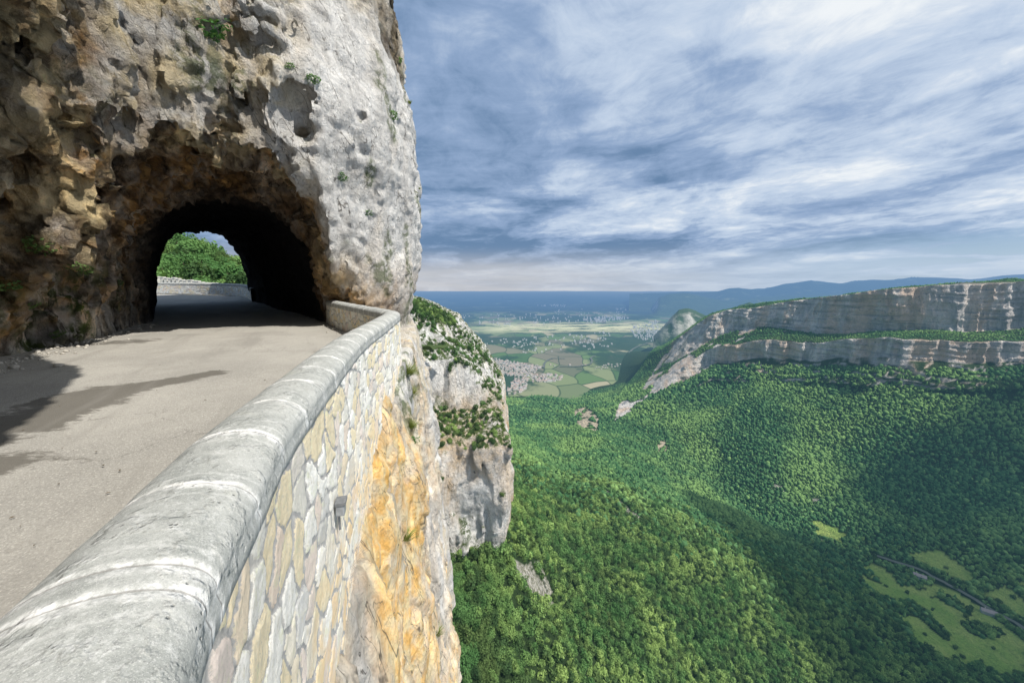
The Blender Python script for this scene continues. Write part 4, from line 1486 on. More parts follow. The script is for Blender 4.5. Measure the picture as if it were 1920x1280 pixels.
# ============================================================ FOREST
def forest_points():
    ok = (TRV < 5.93) | ((TRV > 7.05) & (TRV < 7.95)) | ((TRV > 9.02) & (TRV < 9.5)) | (TNOSE < .5)
    clear = np.clip(TA['meadow'] + TA['soil'] * 1.2 + TA['scree'] * 1.2 + (TA['rockm'] > .3), 0, 1)
    fo = ok & (clear < .5) & (TPX > 690) & (TPX < 2250) & (TPY < 1560) & (TPY > np.interp(TPX, [700, 900, 950, 1000, 1060, 1110, 1180, 1235, 1250], [740, 738, 745, 748, 735, 718, 700, 640, 0]))
    fm = fo[TF].all(1) * 1.0
    far = 1.0 - .75 * sstep(1500, 2300, TV[TF[:, 0], 1])
    P, fk = scatter_on(TV, TF, 1100000, fm * far * (1 + 2.5 * (TV[TF[:, 0], 1] < 300)), 5, True)
    rowk = TRV[TF[fk, 0]]
    # thin out: one per cell
    r = np.random.default_rng(3)
    cs = np.where(P[:, 1] < 260, 3.7, np.where(P[:, 1] < 700, 4.4, np.where(P[:, 1] < 1200, 4.9, 6.6)))
    key = (np.floor(P[:, 0] / cs).astype(np.int64) * 100003 + np.floor(P[:, 1] / cs).astype(np.int64)) * 7 + (cs * 3).astype(np.int64)
    _, idx = np.unique(key, return_index=True)
    P = P[idx]
    cs = cs[idx]; rk = rowk[idx]
    cs = cs * np.where(rk > 8.9, .45, np.where(rk > 6.9, .5, 1.0))
    return P, cs


FP, FCS = forest_points()
# open parkland around the meadows: keep some trees off the road
d = np.min(np.hypot(FP[:, None, 0] - VR[None, :, 0], FP[:, None, 1] - VR[None, :, 1]), axis=1)
keep = d > 7.5
FP, FCS = FP[keep], FCS[keep]
fpx, fpy = proj(FP)
vis = (fpx > 800) & (fpx < 1940) & (fpy < 1330) & (fpy > 1000)
dist = np.linalg.norm(FP, axis=1)
order = np.argsort(np.where(vis, dist, 1e9))[:150]
single = np.zeros(len(FP), bool); single[order] = True
print("forest points", len(FP), "headland verts", len(headV), "near verts", len(nearV), "low", len(lowV))
for k in order:
    r = random.uniform(3.2, 5.2)
    bright = vnoise(np.array([FP[k] * .02]))[0] > .15
    if bright:
        tree(FP[k] - np.array([0, 0, .6]), r, "bright yellow green broadleaf tree in the near forest at the foot of the cliff", "bright trees nearest below the cliff", h=random.uniform(.95, 1.3))
    else:
        tree(FP[k] - np.array([0, 0, .6]), r, "mid green broadleaf tree in the near forest at the foot of the cliff", "green trees nearest below the cliff", dark=random.random() < .35, h=random.uniform(.95, 1.3))


def gn_forest(name, P, S, protos, label, group=None):
    n = len(P)
    me = bpy.data.meshes.new(name)
    me.vertices.add(n)
    me.vertices.foreach_set("co", P.astype(np.float32).ravel())
    r = np.random.default_rng(len(P))
    for an, arr in (("tsize", S), ("trot", r.uniform(0, 6.28, n))):
        a = me.attributes.new(an, 'FLOAT', 'POINT'); a.data.foreach_set("value", arr.astype(np.float32))
    a = me.attributes.new("tall", 'FLOAT', 'POINT'); a.data.foreach_set("value", (S * r.uniform(.9, 1.45, n)).astype(np.float32))
    a = me.attributes.new("tidx", 'INT', 'POINT'); a.data.foreach_set("value", r.integers(0, len(protos), n).astype(np.int32))
    me.update()
    o = link(bpy.data.objects.new(name, me))
    col = bpy.data.collections.new(name + "_protos")
    for k, pm in enumerate(protos):
        col.objects.link(bpy.data.objects.new("tree_proto_%02d" % k, pm))
    t = bpy.data.node_groups.new(name, 'GeometryNodeTree')
    t.interface.new_socket("Geometry", in_out='INPUT', socket_type='NodeSocketGeometry')
    t.interface.new_socket("Geometry", in_out='OUTPUT', socket_type='NodeSocketGeometry')
    nd = t.nodes; L = t.links
    gi = nd.new("NodeGroupInput"); go = nd.new("NodeGroupOutput")
    ci = nd.new("GeometryNodeCollectionInfo"); ci.inputs[0].default_value = col
    ci.inputs["Separate Children"].default_value = True
    ci.inputs["Reset Children"].default_value = True
    ip = nd.new("GeometryNodeInstanceOnPoints")
    ip.inputs["Pick Instance"].default_value = True

    def na(nm, ty):
        x = nd.new("GeometryNodeInputNamedAttribute"); x.data_type = ty
        x.inputs[0].default_value = nm
        return x.outputs[0]
    L.new(gi.outputs[0], ip.inputs["Points"]); L.new(ci.outputs[0], ip.inputs["Instance"])
    L.new(na("tidx", 'INT'), ip.inputs["Instance Index"])
    cx = nd.new("ShaderNodeCombineXYZ"); ts = na("tsize", 'FLOAT'); L.new(ts, cx.inputs[0]); L.new(ts, cx.inputs[1]); L.new(na("tall", 'FLOAT'), cx.inputs[2])
    L.new(cx.outputs[0], ip.inputs["Scale"])
    rx = nd.new("ShaderNodeCombineXYZ"); L.new(na("trot", 'FLOAT'), rx.inputs[2])
    L.new(rx.outputs[0], ip.inputs["Rotation"])
    L.new(ip.outputs[0], go.inputs[0])
    md = o.modifiers.new("forest", 'NODES'); md.node_group = t
    tag(o, label, "forest", kind="stuff")
    return o


rest = ~single
nearm = rest & (FP[:, 1] < 520 + 260 * (np.random.default_rng(2).random(len(FP)) - .5))
farm = rest & ~nearm
rr = np.random.default_rng(11)
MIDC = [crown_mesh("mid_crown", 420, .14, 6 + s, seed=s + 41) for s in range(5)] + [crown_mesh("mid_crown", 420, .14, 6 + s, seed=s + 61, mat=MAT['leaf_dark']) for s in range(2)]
gn_forest("forest", FP[nearm] - np.array([0, 0, .5]), FCS[nearm] * np.clip(rr.lognormal(-.28, .26, nearm.sum()), .35, 1.3), MIDC,
          "dense sunlit broadleaf forest on the near valley side")
LUMPS = [lump_mesh("far_crown", s) for s in range(7)] + [crown_mesh("far_leafy", 130, .26, 6, seed=s + 141, mat=MAT["leaf_far"]) for s in range(3)] + [lump_mesh("far_crown", s + 9, conif=True) for s in range(2)]
gn_forest("forest", FP[farm] - np.array([0, 0, .8]), FCS[farm] * np.clip(rr.lognormal(-.50, .30, farm.sum()), .28, 1.05), LUMPS,
          "blue green forest covering the far valley side below the cliffs")

# ---- trees on the headland ledges
hm = (headN[:, 2] > .42) & (headV[:, 1] < 300) & (headV[:, 0] > -75)
fm = hm[headF].all(1) * 1.0
HP = scatter_on(headV, headF, 12000, fm, 8)
key = np.floor(HP[:, 0] / 2.3).astype(np.int64) * 10007 + np.floor(HP[:, 1] / 2.3).astype(np.int64)
_, idx = np.unique(key, return_index=True)
HP = HP[idx]
HP = HP[(HP[:, 2] > -28) | (np.random.default_rng(6).random(len(HP)) < .5)]
hx, hy = proj(HP)
vis = (hx > 770) & (hx < 975)
o1 = np.argsort(np.where(vis, HP[:, 1], 1e9))[:80]
hs = np.zeros(len(HP), bool); hs[o1] = True
for k in o1:
    top = HP[k, 2] > -45
    tree(HP[k] - np.array([0, 0, .5]), random.uniform(1.1, 2.4),
         "small dark tree on an upper ledge of the grey headland" if top else "small leafy tree on the lower wooded ledge of the grey headland",
         "trees on the upper headland ledges" if top else "trees on the lower headland ledge", dark=random.random() < (.85 if top else .65), h=random.uniform(.8, 1.15))
gn_forest("woodland", HP[~hs] - np.array([0, 0, .4]), rr.uniform(.9, 2.1, (~hs).sum()), MIDC[:1] + MIDC[5:],
          "dark scrub woodland capping the grey headland")

# ============================================================ HILL BEHIND THE TUNNEL
def build_back_hill():
    xs = np.linspace(-190, -34, 110); ys = np.linspace(41, 210, 110)
    X, Y = np.meshgrid(xs, ys, indexing='ij')
    crest = np.interp(X / Y, [-1.6, -.95, -.83, -.76, -.68, -.3], [24, 12, 9.5, 5.5, 1, -20])
    Z = -1.6 + (crest + 1.0) * sstep(46, 105, Y) + 0
    Z = Z - 9 * sstep(43, 49, Y) * sstep(60, 52, Y) * 0 - 12 * sstep(120, 210, Y)
    P = np.stack([X, Y, Z], -1).reshape(-1, 3)
    P[:, 2] += 1.2 * fbm(P * np.array([.05, .05, 0]), 3) * sstep(44, 60, P[:, 1])
    F = grid_faces(110, 110)
    m, N = new_mat("hill_ground")
    Pn = N.geo()
    principled(N, N.mix(N.noise(Pn, .6, 5, .6), (.03, .055, .018), (.09, .13, .04)), .95)
    o = mesh_np("wooded_hill", P, F, m, True)
    tag(o, kind="structure", label="green wooded hill seen through the tunnel", cat="hill")
    return P, F


bhV, bhF = build_back_hill()
k = bhV[:, 0] / bhV[:, 1]
m_ = ((k > -1.12) & (k < -.52) & (bhV[:, 1] > 52) & (bhV[:, 1] < 125))[bhF].all(1) * 1.0
BP = scatter_on(bhV, bhF, 1500, m_, 19)
key = np.floor(BP[:, 0] / 3.9).astype(np.int64) * 10007 + np.floor(BP[:, 1] / 3.9).astype(np.int64)
_, idx = np.unique(key, return_index=True)
BP = BP[idx]
bx, by = proj(BP)
o2 = np.argsort(np.where((bx > 285) & (bx < 500), BP[:, 1], 1e9))[:70]
bs = np.zeros(len(BP), bool); bs[o2] = True
for k in o2:
    tree(BP[k] - np.array([0, 0, .4]), random.uniform(1.9, 3.1), "leafy green tree on the hill seen through the tunnel", "trees on the hill beyond the tunnel",
         dark=random.random() < .3, h=random.uniform(.95, 1.35))
gn_forest("woodland", BP[~bs], rr.uniform(2.1, 3.3, (~bs).sum()), MIDC, "green woodland covering the hill beyond the tunnel")

# pale stone posts along the bend beyond the tunnel
MAT['post'] = mat_plain("pale_stone", (.62, .60, .55), .9, .15, 5, .01)
xs = np.linspace(299, 404, 15)
for k, x in enumerate(xs):
    D = 43.0 - k * .12
    p = at(x + random.uniform(-1.5, 1.5), 540, D=D)
    zb = float(roadz(D)) - .4
    hgt = 1.75 - k * .05 + random.uniform(-.1, .1)
    o = bm_obj("stone_post", [box_verts(0, 0, hgt / 2, .34, .34, hgt, .12), box_verts(0, 0, hgt + .05, .42, .42, .14, .2)], MAT['post'])
    o.location = (p[0], p[1], zb)
    tag(o, "short pale stone guard post on the sunny bend beyond the tunnel", "post", "stone posts on the bend beyond the tunnel")

# ============================================================ SHRUBS, GRASS, TWIGS ON THE NEAR CLIFF
def blades(name, n, spread, hgt, w, mat, seed, droop=.5, out=(0, 0)):
    r = np.random.default_rng(seed)
    V = []; F = []
    for k in range(n):
        a = r.uniform(0, 6.28); rad = r.uniform(0, spread) ** 1.0
        b = np.array([rad * math.cos(a) * .6, rad * math.sin(a) * .6, 0])
        d = np.array([math.cos(a) * droop * r.uniform(.3, 1.2) + out[0], math.sin(a) * droop * r.uniform(.3, 1.2) + out[1], 1])
        h = hgt * r.uniform(.5, 1.1)
        s = np.array([-math.sin(a), math.cos(a), 0]) * w
        i = len(V)
        m1 = b + d * h * .55
        t = b + d * h * np.array([1.35, 1.35, .8])
        V += [b - s, b + s, m1 - s * .8, m1 + s * .8, t]
        F += [(i, i + 1, i + 3, i + 2), (i + 2, i + 3, i + 4)]
    return mesh_np(name, np.array(V), F, mat, False, dict(shade=np.zeros(len(V))), do_link=False).data


TUFTS = [blades("grass_tuft", 130, .22, .34, .006, MAT['grass'], s, .55) for s in range(3)]
TWIGS = [blades("dry_bush", 90, .12, .36, .004, MAT['dry'], s + 9, .9) for s in range(2)]
SHRUB = [crown_mesh("shrub", 420, .12, 12, .45, seed=s + 81, mat=MAT['leaf']) for s in range(2)] + [crown_mesh("shrub", 380, .12, 11, .45, seed=s + 91, mat=MAT['leaf_dark']) for s in range(2)]


def rock_hit(x, y):
    """first point where the sight line meets the rock"""
    v = ray(x, y)
    T = np.concatenate([np.arange(1.0, 30, .04)])
    P = v[None] * T[:, None]
    f = np.where(P[:, 2] > -1.3, f_upper(P), np.minimum(f_upper(P), f_lower(P)))
    k = np.where(f < 0.03)[0]
    return P[k[0]] if len(k) else None


PL = [
    # x, y, kind, size, label
    (410, 60, 's', .9, "green shrub growing high on the sunlit edge of the overhang"),
    (640, 332, 's', .45, "small round green shrub on the pale rock right of the tunnel arch"),
    (690, 400, 's', .5, "low olive bush on the pale rock halfway up right of the tunnel"),
    (585, 150, 's', .5, "sparse dark bush on the grey rock face below the top edge"),
    (545, 125, 's', .35, "thin upper sprig of shrub high on the grey rock face"),
    (750, 115, 's', .55, "green tuft bush on the skyline edge of the cliff near the top"),
    (735, 215, 's', .5, "yellow green bush near the right edge of the cliff"),
    (768, 195, 'g', 1.1, "grass tuft sticking out from the cliff edge against the sky"),
    (783, 270, 'g', .9, "small grass tuft on the cliff edge against the blue cloud"),
    (786, 355, 'g', .7, "tiny grass tuft low on the cliff edge against the sky"),
    (80, 460, 's', .7, "dark fern clump on the shaded left rock wall"),
    (150, 500, 's', .5, "dark green fern between rock ribs left of the tunnel"),
    (15, 530, 's', .6, "dark green bush at the left edge of the shaded rock wall"),
    (220, 530, 's', .35, "small dark fern on the rock beside the tunnel mouth"),
    (110, 625, 's', .35, "low green weed at the foot of the left rock wall"),
    (65, 570, 's', .3, "tiny green fern low on the left rock wall"),
    (765, 700, 'g', 1.6, "yellow green grass clump below the corner of the parapet"),
    (772, 740, 'g', 1.3, "lower grass clump on the rock knob under the parapet corner"),
    (775, 825, 's', .28, "small bright green bush on the rock edge below the grass clumps"),
    (770, 800, 'g', 1.0, "thin grass tuft just above the small bright bush on the rock edge"),
    (655, 1060, 't', 1.0, "dry leafless twigs in the hollow of the orange rock"),
    (640, 1100, 't', .8, "lower dry twig bush hanging in the orange rock hollow"),
    (760, 1010, 'g', 1.2, "pale dry grass in the cleft of the orange rock"),
    (815, 1190, 'g', 1.2, "wispy dry grass on the lower rock edge above the forest"),
]
for (x, y, kd, s, lab) in PL:
    p = rock_hit(x, y)
    if p is None:
        continue
    me = {'s': SHRUB, 'g': TUFTS, 't': TWIGS}[kd]
    if kd == 's':
        me = [me[k] for k in ((0, 1) if x > 300 else (2, 3))]
    o = bpy.data.objects.new({'s': "shrub", 'g': "grass_tuft", 't': "dry_bush"}[kd], random.choice(me))
    link(o)
    o.location = p
    sc = s * (.6 if kd == 's' else .62)
    o.scale = (sc, sc, sc * (.8 if kd == 's' else 1))
    if kd == 's':
        o.location = (p[0], p[1], p[2] - sc * .6)
    o.rotation_euler = (random.uniform(-.3, .3), random.uniform(.1, .7), random.uniform(0, 6.28) if kd == 's' else 0)
    tag(o, lab, {'s': "shrub", 'g': "grass", 't': "twigs"}[kd])

# dead leaves and crumbs on the asphalt
def litter():
    r = np.random.default_rng(4)
    V = []; F = []
    for k in range(70):
        x, y = r.uniform(0, 620), r.uniform(640, 1080)
        p = at(x, y, z=-1.64)
        if y < 700 and x < 150: continue
        if poly_sd(np.array([p[0]]), np.array([p[1]]), WALL)[0] > -.5: continue
        z = float(roadz(p[1])) + .012
        s = r.uniform(.006, .022); a = r.uniform(0, 6.28)
        i = len(V)
        for j, (u, v, w) in enumerate(((1, 0, .004), (0, .5, .010), (-1, 0, .003), (0, -.5, .009))):
            V.append((p[0] + s * (u * math.cos(a) - v * math.sin(a)), p[1] + s * (u * math.sin(a) + v * math.cos(a)), z + w))
        F.append((i, i + 1, i + 2, i + 3))
    o = mesh_np("leaf_litter", np.array(V), F, mat_plain("dead_leaf", (.10, .075, .045), .9, .4, 20, 0), False)
    tag(o, "scattered dead leaves on the pale road", "leaf litter", kind="stuff")


litter()


def gravel():
    import bmesh
    r = np.random.default_rng(12)
    bm = bmesh.new(); bmesh.ops.create_icosphere(bm, subdivisions=1, radius=1)
    B = np.array([v.co[:] for v in bm.verts]); BF = np.array([[v.index for v in f.verts] for f in bm.faces]); bm.free()
    V = []; F = []; n = 0
    for k in range(900):
        if r.random() < .75:
            t = r.random()
            x = -9.6 - 6.0 * t; y = 5.5 + 10.2 * t
            off_ = abs(r.normal()) * .75
            x += off_ * .86 - .2; y -= off_ * .3
        else:
            t = r.integers(30, len(_C) - 30)
            tx, ty = _C[t + 1] - _C[t - 1]; L = math.hypot(tx, ty)
            o_ = .27 + abs(r.normal()) * .16
            x = _C[t][0] - ty / L * o_; y = _C[t][1] + tx / L * o_
        s_ = float(np.clip(r.lognormal(-4.1, .55), .006, .075))
        M = B * (1 + .5 * (r.random((len(B), 1)) - .5)) * s_ * np.array([1.2, 1, .7])
        V.append(M + np.array([x, y, float(roadz(y)) + .4 * s_])); F.append(BF + n); n += len(B)
    o = mesh_np("gravel", np.concatenate(V), np.concatenate(F), mat_plain("gravel_stone", (.42, .39, .34), .95, .3, 12, .004), False)
    tag(o, "loose gravel along the foot of the rock and the wall", "gravel", kind="stuff")


gravel()

# ============================================================ TOWN
def house_mesh(name, w, l, h, rf, wall, roof):
    V = [(-w, -l, -3), (w, -l, -3), (w, l, -3), (-w, l, -3), (-w, -l, h), (w, -l, h), (w, l, h), (-w, l, h), (0, -l, h + rf), (0, l, h + rf),
         (-w - .5, -l - .5, h - .2), (w + .5, -l - .5, h - .2), (w + .5, l + .5, h - .2), (-w - .5, l + .5, h - .2), (0, -l - .5, h + rf + .3), (0, l + .5, h + rf + .3)]
    F = [(0, 1, 5, 4), (1, 2, 6, 5), (2, 3, 7, 6), (3, 0, 4, 7), (4, 5, 8), (6, 7, 9), (10, 14, 15, 13), (14, 11, 12, 15)]
    o = mesh_np(name, np.array(V, float), F, None, False, do_link=False)
    me = o.data
    me.materials.append(wall); me.materials.append(roof)
    for p in me.polygons:
        p.material_index = 1 if p.index >= 6 else 0
    return me


wl = [mat_plain("house_wall", c, .9, .05, 1, 0, haze=True) for c in ((.66, .63, .59), (.52, .47, .41))]
rf = [mat_plain("house_roof", c, .9, .1, 1, 0, haze=True) for c in ((.40, .29, .25), (.36, .31, .29), (.34, .33, .33))]
HM = [house_mesh("house", 5.5, 8.5, 6.5, 3, wl[0], rf[0]), house_mesh("house", 5, 7, 6, 2.8, wl[1], rf[0]), house_mesh("house", 6.5, 11, 7, 3, wl[0], rf[1]), house_mesh("house", 9, 17, 6.5, 2.4, wl[0], rf[2])]


def rnd_poly(poly, n):
    out = []
    xs = [p[0] for p in poly]; ys = [p[1] for p in poly]
    while len(out) < n:
        x, y = random.uniform(min(xs), max(xs)), random.uniform(min(ys), max(ys))
        ins = False; j = len(poly) - 1
        for i in range(len(poly)):
            if (poly[i][1] > y) != (poly[j][1] > y) and x < (poly[j][0] - poly[i][0]) * (y - poly[i][1]) / (poly[j][1] - poly[i][1]) + poly[i][0]:
                ins = not ins
            j = i
        if ins: out.append((x, y))
    return out


TOWN = [([(905, 668), (925, 670), (985, 682), (1020, 686), (1000, 700), (985, 706), (940, 702), (912, 690)], 190),
        ([(968, 706), (990, 708), (990, 724), (975, 738), (955, 738), (950, 730)], 50),
        ([(990, 704), (1030, 700), (1056, 704), (1052, 714), (1000, 716)], 55),
        ([(1030, 683), (1100, 682), (1100, 687), (1035, 688)], 18), ([(1056, 698), (1110, 697), (1112, 703), (1060, 704)], 22)]
nh = 0
extra = []
for poly, n in TOWN:
    grp = poly is TOWN[0][0]
    for (x, y) in rnd_poly(poly, n):
        p = at(x, y, z=-563)
        if nh < 300:
            o = link(bpy.data.objects.new("house", random.choice(HM if random.random() < .3 else HM[:2])))
            o.location = (p[0], p[1], -566 + (1.5 if y < 700 else 3))
            s_ = random.uniform(.7, 1.1)
            o.scale = (s_, s_, s_)
            o.rotation_euler = (0, 0, random.choice((.3, 1.87)) + random.uniform(-.2, .2))
            if grp:
                tag(o, "pale walled house with a tiled roof in the dense town on the plain", "house", "houses of the dense town on the plain")
            else:
                tag(o, "pale tile-roofed house on the loose outskirts of the town", "house", "houses on the outskirts of the town")
            nh += 1
# distant hamlets as one mass
V = []; F = []
for poly, n in ((TOWN[0][0], 420), (TOWN[1][0], 60), (TOWN[2][0], 70), ([(880, 650), (920, 668), (905, 672), (880, 662)], 40), ([(1110, 690), (1180, 672), (1180, 680), (1120, 696)], 25)):
    for (x, y) in rnd_poly(poly, n):
        p = at(x, y, z=-563)
        s_ = random.uniform(4, 7.5)
        i = len(V)
        for zz in (-570, -566 + s_ * 1.1):
            for a, b in ((-1, -1), (1, -1), (1, 1), (-1, 1)):
                V.append((p[0] + a * s_, p[1] + b * s_ * .8, zz))
        F += [(i, i + 1, i + 5, i + 4), (i + 1, i + 2, i + 6, i + 5), (i + 2, i + 3, i + 7, i + 6), (i + 3, i, i + 4, i + 7), (i + 4, i + 5, i + 6, i + 7)]
o = mesh_np("town_houses", np.array(V), F, wl[1], False)
tag(o, "mass of smaller pale houses filling the town on the plain", "buildings", kind="stuff")
V = []; F = []
HAM = [([(1180, 612), (1230, 600), (1245, 625), (1225, 640), (1190, 632)], 200), ([(1090, 598), (1160, 588), (1180, 596), (1110, 604)], 120),
       ([(870, 640), (1150, 620), (1160, 650), (1000, 662), (900, 660)], 150), ([(1000, 572), (1060, 570), (1060, 575)], 30), ([(860, 590), (1100, 578), (1200, 575), (1180, 600), (900, 610)], 120)]
for poly, n in HAM:
    for (x, y) in rnd_poly(poly, n):
        p = at(x, y, z=-560)
        s_ = random.uniform(4, 8) * (1 + (p[1] - 3000) / 12000)
        i = len(V)
        for zz in (-580, -560 + s_ * .9):
            for a, b in ((-1, -1), (1, -1), (1, 1), (-1, 1)):
                V.append((p[0] + a * s_, p[1] + b * s_ * .7, zz))
        F += [(i, i + 1, i + 5, i + 4), (i + 1, i + 2, i + 6, i + 5), (i + 2, i + 3, i + 7, i + 6), (i + 3, i, i + 4, i + 7), (i + 4, i + 5, i + 6, i + 7)]
o = mesh_np("distant_hamlets", np.array(V), F, wl[0], False)
tag(o, "tiny white buildings of villages scattered across the far plain", "buildings", kind="stuff")


def farmhouse(x, y, label):
    d = np.hypot(TPX - x, TPY - y) + (TRV > 5.9) * 1e4
    p = TV[np.argmin(d)]
    root = empty("farmhouse", tuple(p)); root.rotation_euler = (0, 0, .9)
    tag(root, label, "farmhouse")
    w, l, h, r_ = 4.2, 7.5, 5.2, 2.6
    V = [(-w, -l, -1), (w, -l, -1), (w, l, -1), (-w, l, -1), (-w, -l, h), (w, -l, h), (w, l, h), (-w, l, h), (0, -l, h + r_), (0, l, h + r_)]
    mesh_np("wall", np.array(V, float), [(0, 1, 5, 4), (1, 2, 6, 5), (2, 3, 7, 6), (3, 0, 4, 7), (4, 5, 8), (6, 7, 9)], mat_plain("farm_wall", (.42, .40, .37), .9, .1, .5, 0, haze=True), False, parent=root)
    R = []
    for sx in (-1, 1):
        R += [(sx * (w + .5), -l - .5, h - .25), (sx * (w + .5), l + .5, h - .25), (0, l + .5, h + r_ + .1), (0, -l - .5, h + r_ + .1)]
    ro = mesh_np("roof", np.array(R, float), [(0, 1, 2, 3), (4, 7, 6, 5)], mat_plain("farm_roof", (.36, .30, .28), .9, .1, .5, 0, haze=True), False, parent=root)
    bm_obj("chimney", [box_verts(.8, l * .5, h + r_ + .5, .8, .8, 1.8)], MAT['post'], ro)


farmhouse(1853, 1152, "grey stone farmhouse beside the meadow near the valley road")
farmhouse(1722, 1085, "small stone barn half hidden by trees beside the valley road")
# single trees in the meadows
for (x, y, r_) in [(1710, 1130, 4), (1735, 1160, 5), (1790, 1105, 4), (1810, 1158, 4.5), (1828, 1170, 5), (1842, 1176, 4.5), (1775, 1195, 3.5), (1790, 1215, 4), (1805, 1232, 4), (1822, 1140, 3.6), (1732, 1190, 3), (1660, 1100, 3.4), (1700, 1112, 4.2), (1860, 1215, 3), (1745, 1145, 2.5), (1870, 1128, 5), (1900, 1120, 4.5), (1765, 1175, 3)]:
    d = np.hypot(TPX - x, TPY - y) + (TRV > 5.9) * 1e4
    tree(TV[np.argmin(d)] - np.array([0, 0, .5]), r_, "dark rounded tree standing in the open meadow on the valley floor", "trees standing in the valley meadows", dark=True)

# ============================================================ LIGHT
S = np.array([.50, -.30, .81]); S /= np.linalg.norm(S)
elev = math.asin(S[2]); azim = math.atan2(S[0], S[1])
sun = bpy.data.lights.new("sun", 'SUN')
sun.energy = 5.3
sun.angle = math.radians(.53)
sun.color = (1.0, .955, .88)
so = link(bpy.data.objects.new("sun", sun))
import mathutils
so.rotation_euler = mathutils.Vector(S).to_track_quat('Z', 'Y').to_euler()


# a drifting cloud bank high over the valley, outside the view, shading part of it
def cloud_bank():
    zc = 1500.0
    def up(p):
        return np.array(p) + S * ((zc - p[2]) / S[2])
    c = up((1250, 780, -400))
    xs = np.linspace(-1500, 1500, 160)
    X, Y = np.meshgrid(xs + c[0], xs * .8 + c[1], indexing='ij')
    P = np.stack([X, Y, np.full_like(X, zc)], -1).reshape(-1, 3)
    P[:, 2] += 60 * fbm(P * np.array([.003, .003, 0]), 3)
    def bl(c_, rx, ry, th=0.0):
        dx, dy = P[:, 0] - c_[0], P[:, 1] - c_[1]
        u = dx * math.cos(th) + dy * math.sin(th); v = -dx * math.sin(th) + dy * math.cos(th)
        return np.exp(-(u / rx) ** 2 - (v / ry) ** 2)
    dens = 0
    for (gx, gy, gd, rr_) in ((1760, 1190, 440, 165), (1620, 1250, 390, 90), (1560, 1080, 540, 100), (1430, 1020, 590, 100), (1330, 985, 650, 75), (1250, 948, 760, 55), (1900, 960, 650, 190), (1930, 850, 760, 160), (2200, 1100, 480, 260)):
        dens = dens + 1.3 * bl(up(at(gx, gy, D=gd)), rr_, rr_)
    dens = dens + .22 * fbm(P * np.array([.004, .004, 0]) + 5, 4) * (dens > .03)
    dens = np.clip(sstep(.30, .95, dens), 0, 1) * .97
    m, N = new_mat("cloud_vapour")
    tr = N.new("ShaderNodeBsdfTransparent"); df = N.new("ShaderNodeBsdfDiffuse"); df.inputs[0].default_value = (.9, .9, .92, 1)
    mx = N.new("ShaderNodeMixShader")
    N.l.new(N.attr("dens"), mx.inputs[0]); N.l.new(tr.outputs[0], mx.inputs[1]); N.l.new(df.outputs[0], mx.inputs[2])
    N.out(mx.outputs[0])
    o = mesh_np("cloud", P, grid_faces(160, 160), m, True, dict(dens=dens))
    tag(o, kind="structure", label="drifting cloud bank high above the valley", cat="cloud")


cloud_bank()

# ============================================================ SKY
w = bpy.data.worlds.new("World")
scene.world = w
w.use_nodes = True
N = NT(tree=w.node_tree)
for nd in list(N.n):
    N.n.remove(nd)
sky = N.new("ShaderNodeTexSky")
sky.sky_type = 'NISHITA'
sky.sun_disc = False
sky.sun_elevation = elev
sky.sun_rotation = azim
sky.altitude = 800
dirv = N.vmath("NORMALIZE", N.new("ShaderNodeTexCoord").outputs["Generated"])
sx, sy, sz = N.sep(dirv)
zz = N.math("ADD", N.math("MAXIMUM", sz, 0.0), .11)
pu = N.math("DIVIDE", sx, zz); pv = N.math("DIVIDE", sy, zz)
# streets of cloud run away from the viewer, a little to the left
ca, sa = math.cos(.22), math.sin(.22)
u = N.math("ADD", N.math("MULTIPLY", pu, ca), N.math("MULTIPLY", pv, sa))
v = N.math("ADD", N.math("MULTIPLY", pu, -sa), N.math("MULTIPLY", pv, ca))
pp = N.comb(u, N.math("MULTIPLY", v, .85), 0.0)
wp = N.vmath("ADD", pp, N.scale(N.vmath("SUBTRACT", N.noise(pp, 1.1, 4, out="Color"), (.5, .5, .5)), .9))
n1 = N.noise(wp, 1.0, 10, .58, .5)
n2 = N.noise(N.vmath("ADD", wp, (7.3, 1.2, 0.)), .45, 4, .55)
n3 = N.noise(N.vmath("ADD", pp, (3.1, 9.2, 0.)), 4.2, 7, .7, .6)
kk = N.math("DIVIDE", sx, N.math("MAXIMUM", sy, .05))
right = N.ramp(kk, -.25, 1.1, 0, 1, False)
hi = N.ramp(sz, .02, .55)
t = N.math("ADD", N.math("MULTIPLY", n1, 1.35), N.math("MULTIPLY", n2, .75))
t = N.math("ADD", t, N.math("MULTIPLY", N.math("SUBTRACT", n3, .5), .38))
t = N.math("ADD", t, N.math("MULTIPLY", N.math("MULTIPLY", right, hi), .22))
t = N.math("ADD", t, N.math("MULTIPLY", right, .04))
t = N.math('SUBTRACT', t, N.math('ADD', .15, N.ramp(kk, .45, -.25, 0, .22)))
lay = N.noise(N.comb(N.math("MULTIPLY", kk, 1.1), N.math("ADD", N.math("MULTIPLY", sz, 9.0), N.math("MULTIPLY", kk, -.35)), 4.0), 1.5, 8, .62, .4)
t = N.math("ADD", t, N.math("MULTIPLY", N.math("SUBTRACT", lay, .5), N.ramp(sz, .50, .12, .25, 1.1)))
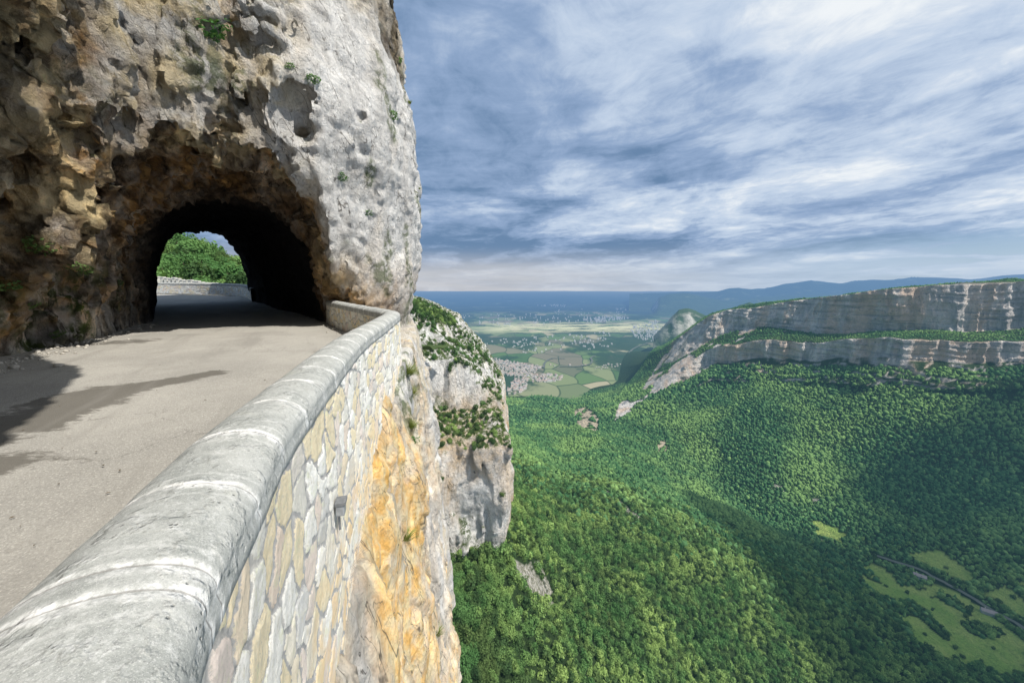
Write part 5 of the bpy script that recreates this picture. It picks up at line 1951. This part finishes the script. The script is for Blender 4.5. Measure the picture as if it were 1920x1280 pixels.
c = N.mix(N.ramp(t, .58, .86), (.145, .25, .42), (.30, .42, .63))
c = N.mix(N.ramp(t, .80, 1.05), c, (.57, .68, .84))
c = N.mix(N.ramp(t, 1.0, 1.28), c, (.93, .97, 1.0))
# clear gaps low on the right and a pale band over the horizon
gap = N.math("MULTIPLY", N.math("MULTIPLY", N.ramp(kk, .45, 1.3), N.ramp(sz, .13, .045)), N.ramp(n1, .60, .44))
clear = N.mix(1.0, sky.outputs[0], (.075, .085, .10), 'MULTIPLY')
c = N.mix(gap, c, N.mix(.25, clear, (.25, .50, .78)))
band = N.math("MULTIPLY", N.ramp(sz, .115, .03), N.ramp(N.noise(N.comb(kk, N.math("MULTIPLY", sz, 14.0), 0.), 2.2, 6, .6), .30, .62, .72, 1.0))
bc = N.mix(N.ramp(kk, -.2, .9), (.66, .66, .68), (.50, .62, .78))
c = N.mix(N.math("MULTIPLY", band, .85), c, bc)
bg = N.new("ShaderNodeBackground")
N.put(bg.inputs[0], c)
bg.inputs[1].default_value = 1.0
# the Nishita sky itself, behind the clouds
bg2 = N.new("ShaderNodeBackground")
N.l.new(sky.outputs[0], bg2.inputs[0]); bg2.inputs[1].default_value = .05
mxs = N.new("ShaderNodeMixShader"); mxs.inputs[0].default_value = .93
N.l.new(bg2.outputs[0], mxs.inputs[1]); N.l.new(bg.outputs[0], mxs.inputs[2])
wo = N.new("ShaderNodeOutputWorld")
N.l.new(mxs.outputs[0], wo.inputs[0])

# ============================================================ CAMERA
cam = bpy.data.cameras.new("camera")
cam.lens = 13.0
cam.sensor_width = 36.0
cam.clip_start = .05
cam.clip_end = 120000
co = link(bpy.data.objects.new("camera", cam))
co.location = (0, 0, 0)
co.rotation_euler = (math.pi / 2 - TH, 0, 0)
scene.camera = co
scene.view_settings.view_transform = 'Standard'
scene.view_settings.look = 'None'
scene.view_settings.exposure = 0
scene.cycles.max_bounces = 6
scene.cycles.diffuse_bounces = 3
scene.cycles.transparent_max_bounces = 8
print("trees", tree_count[0], "houses", nh)
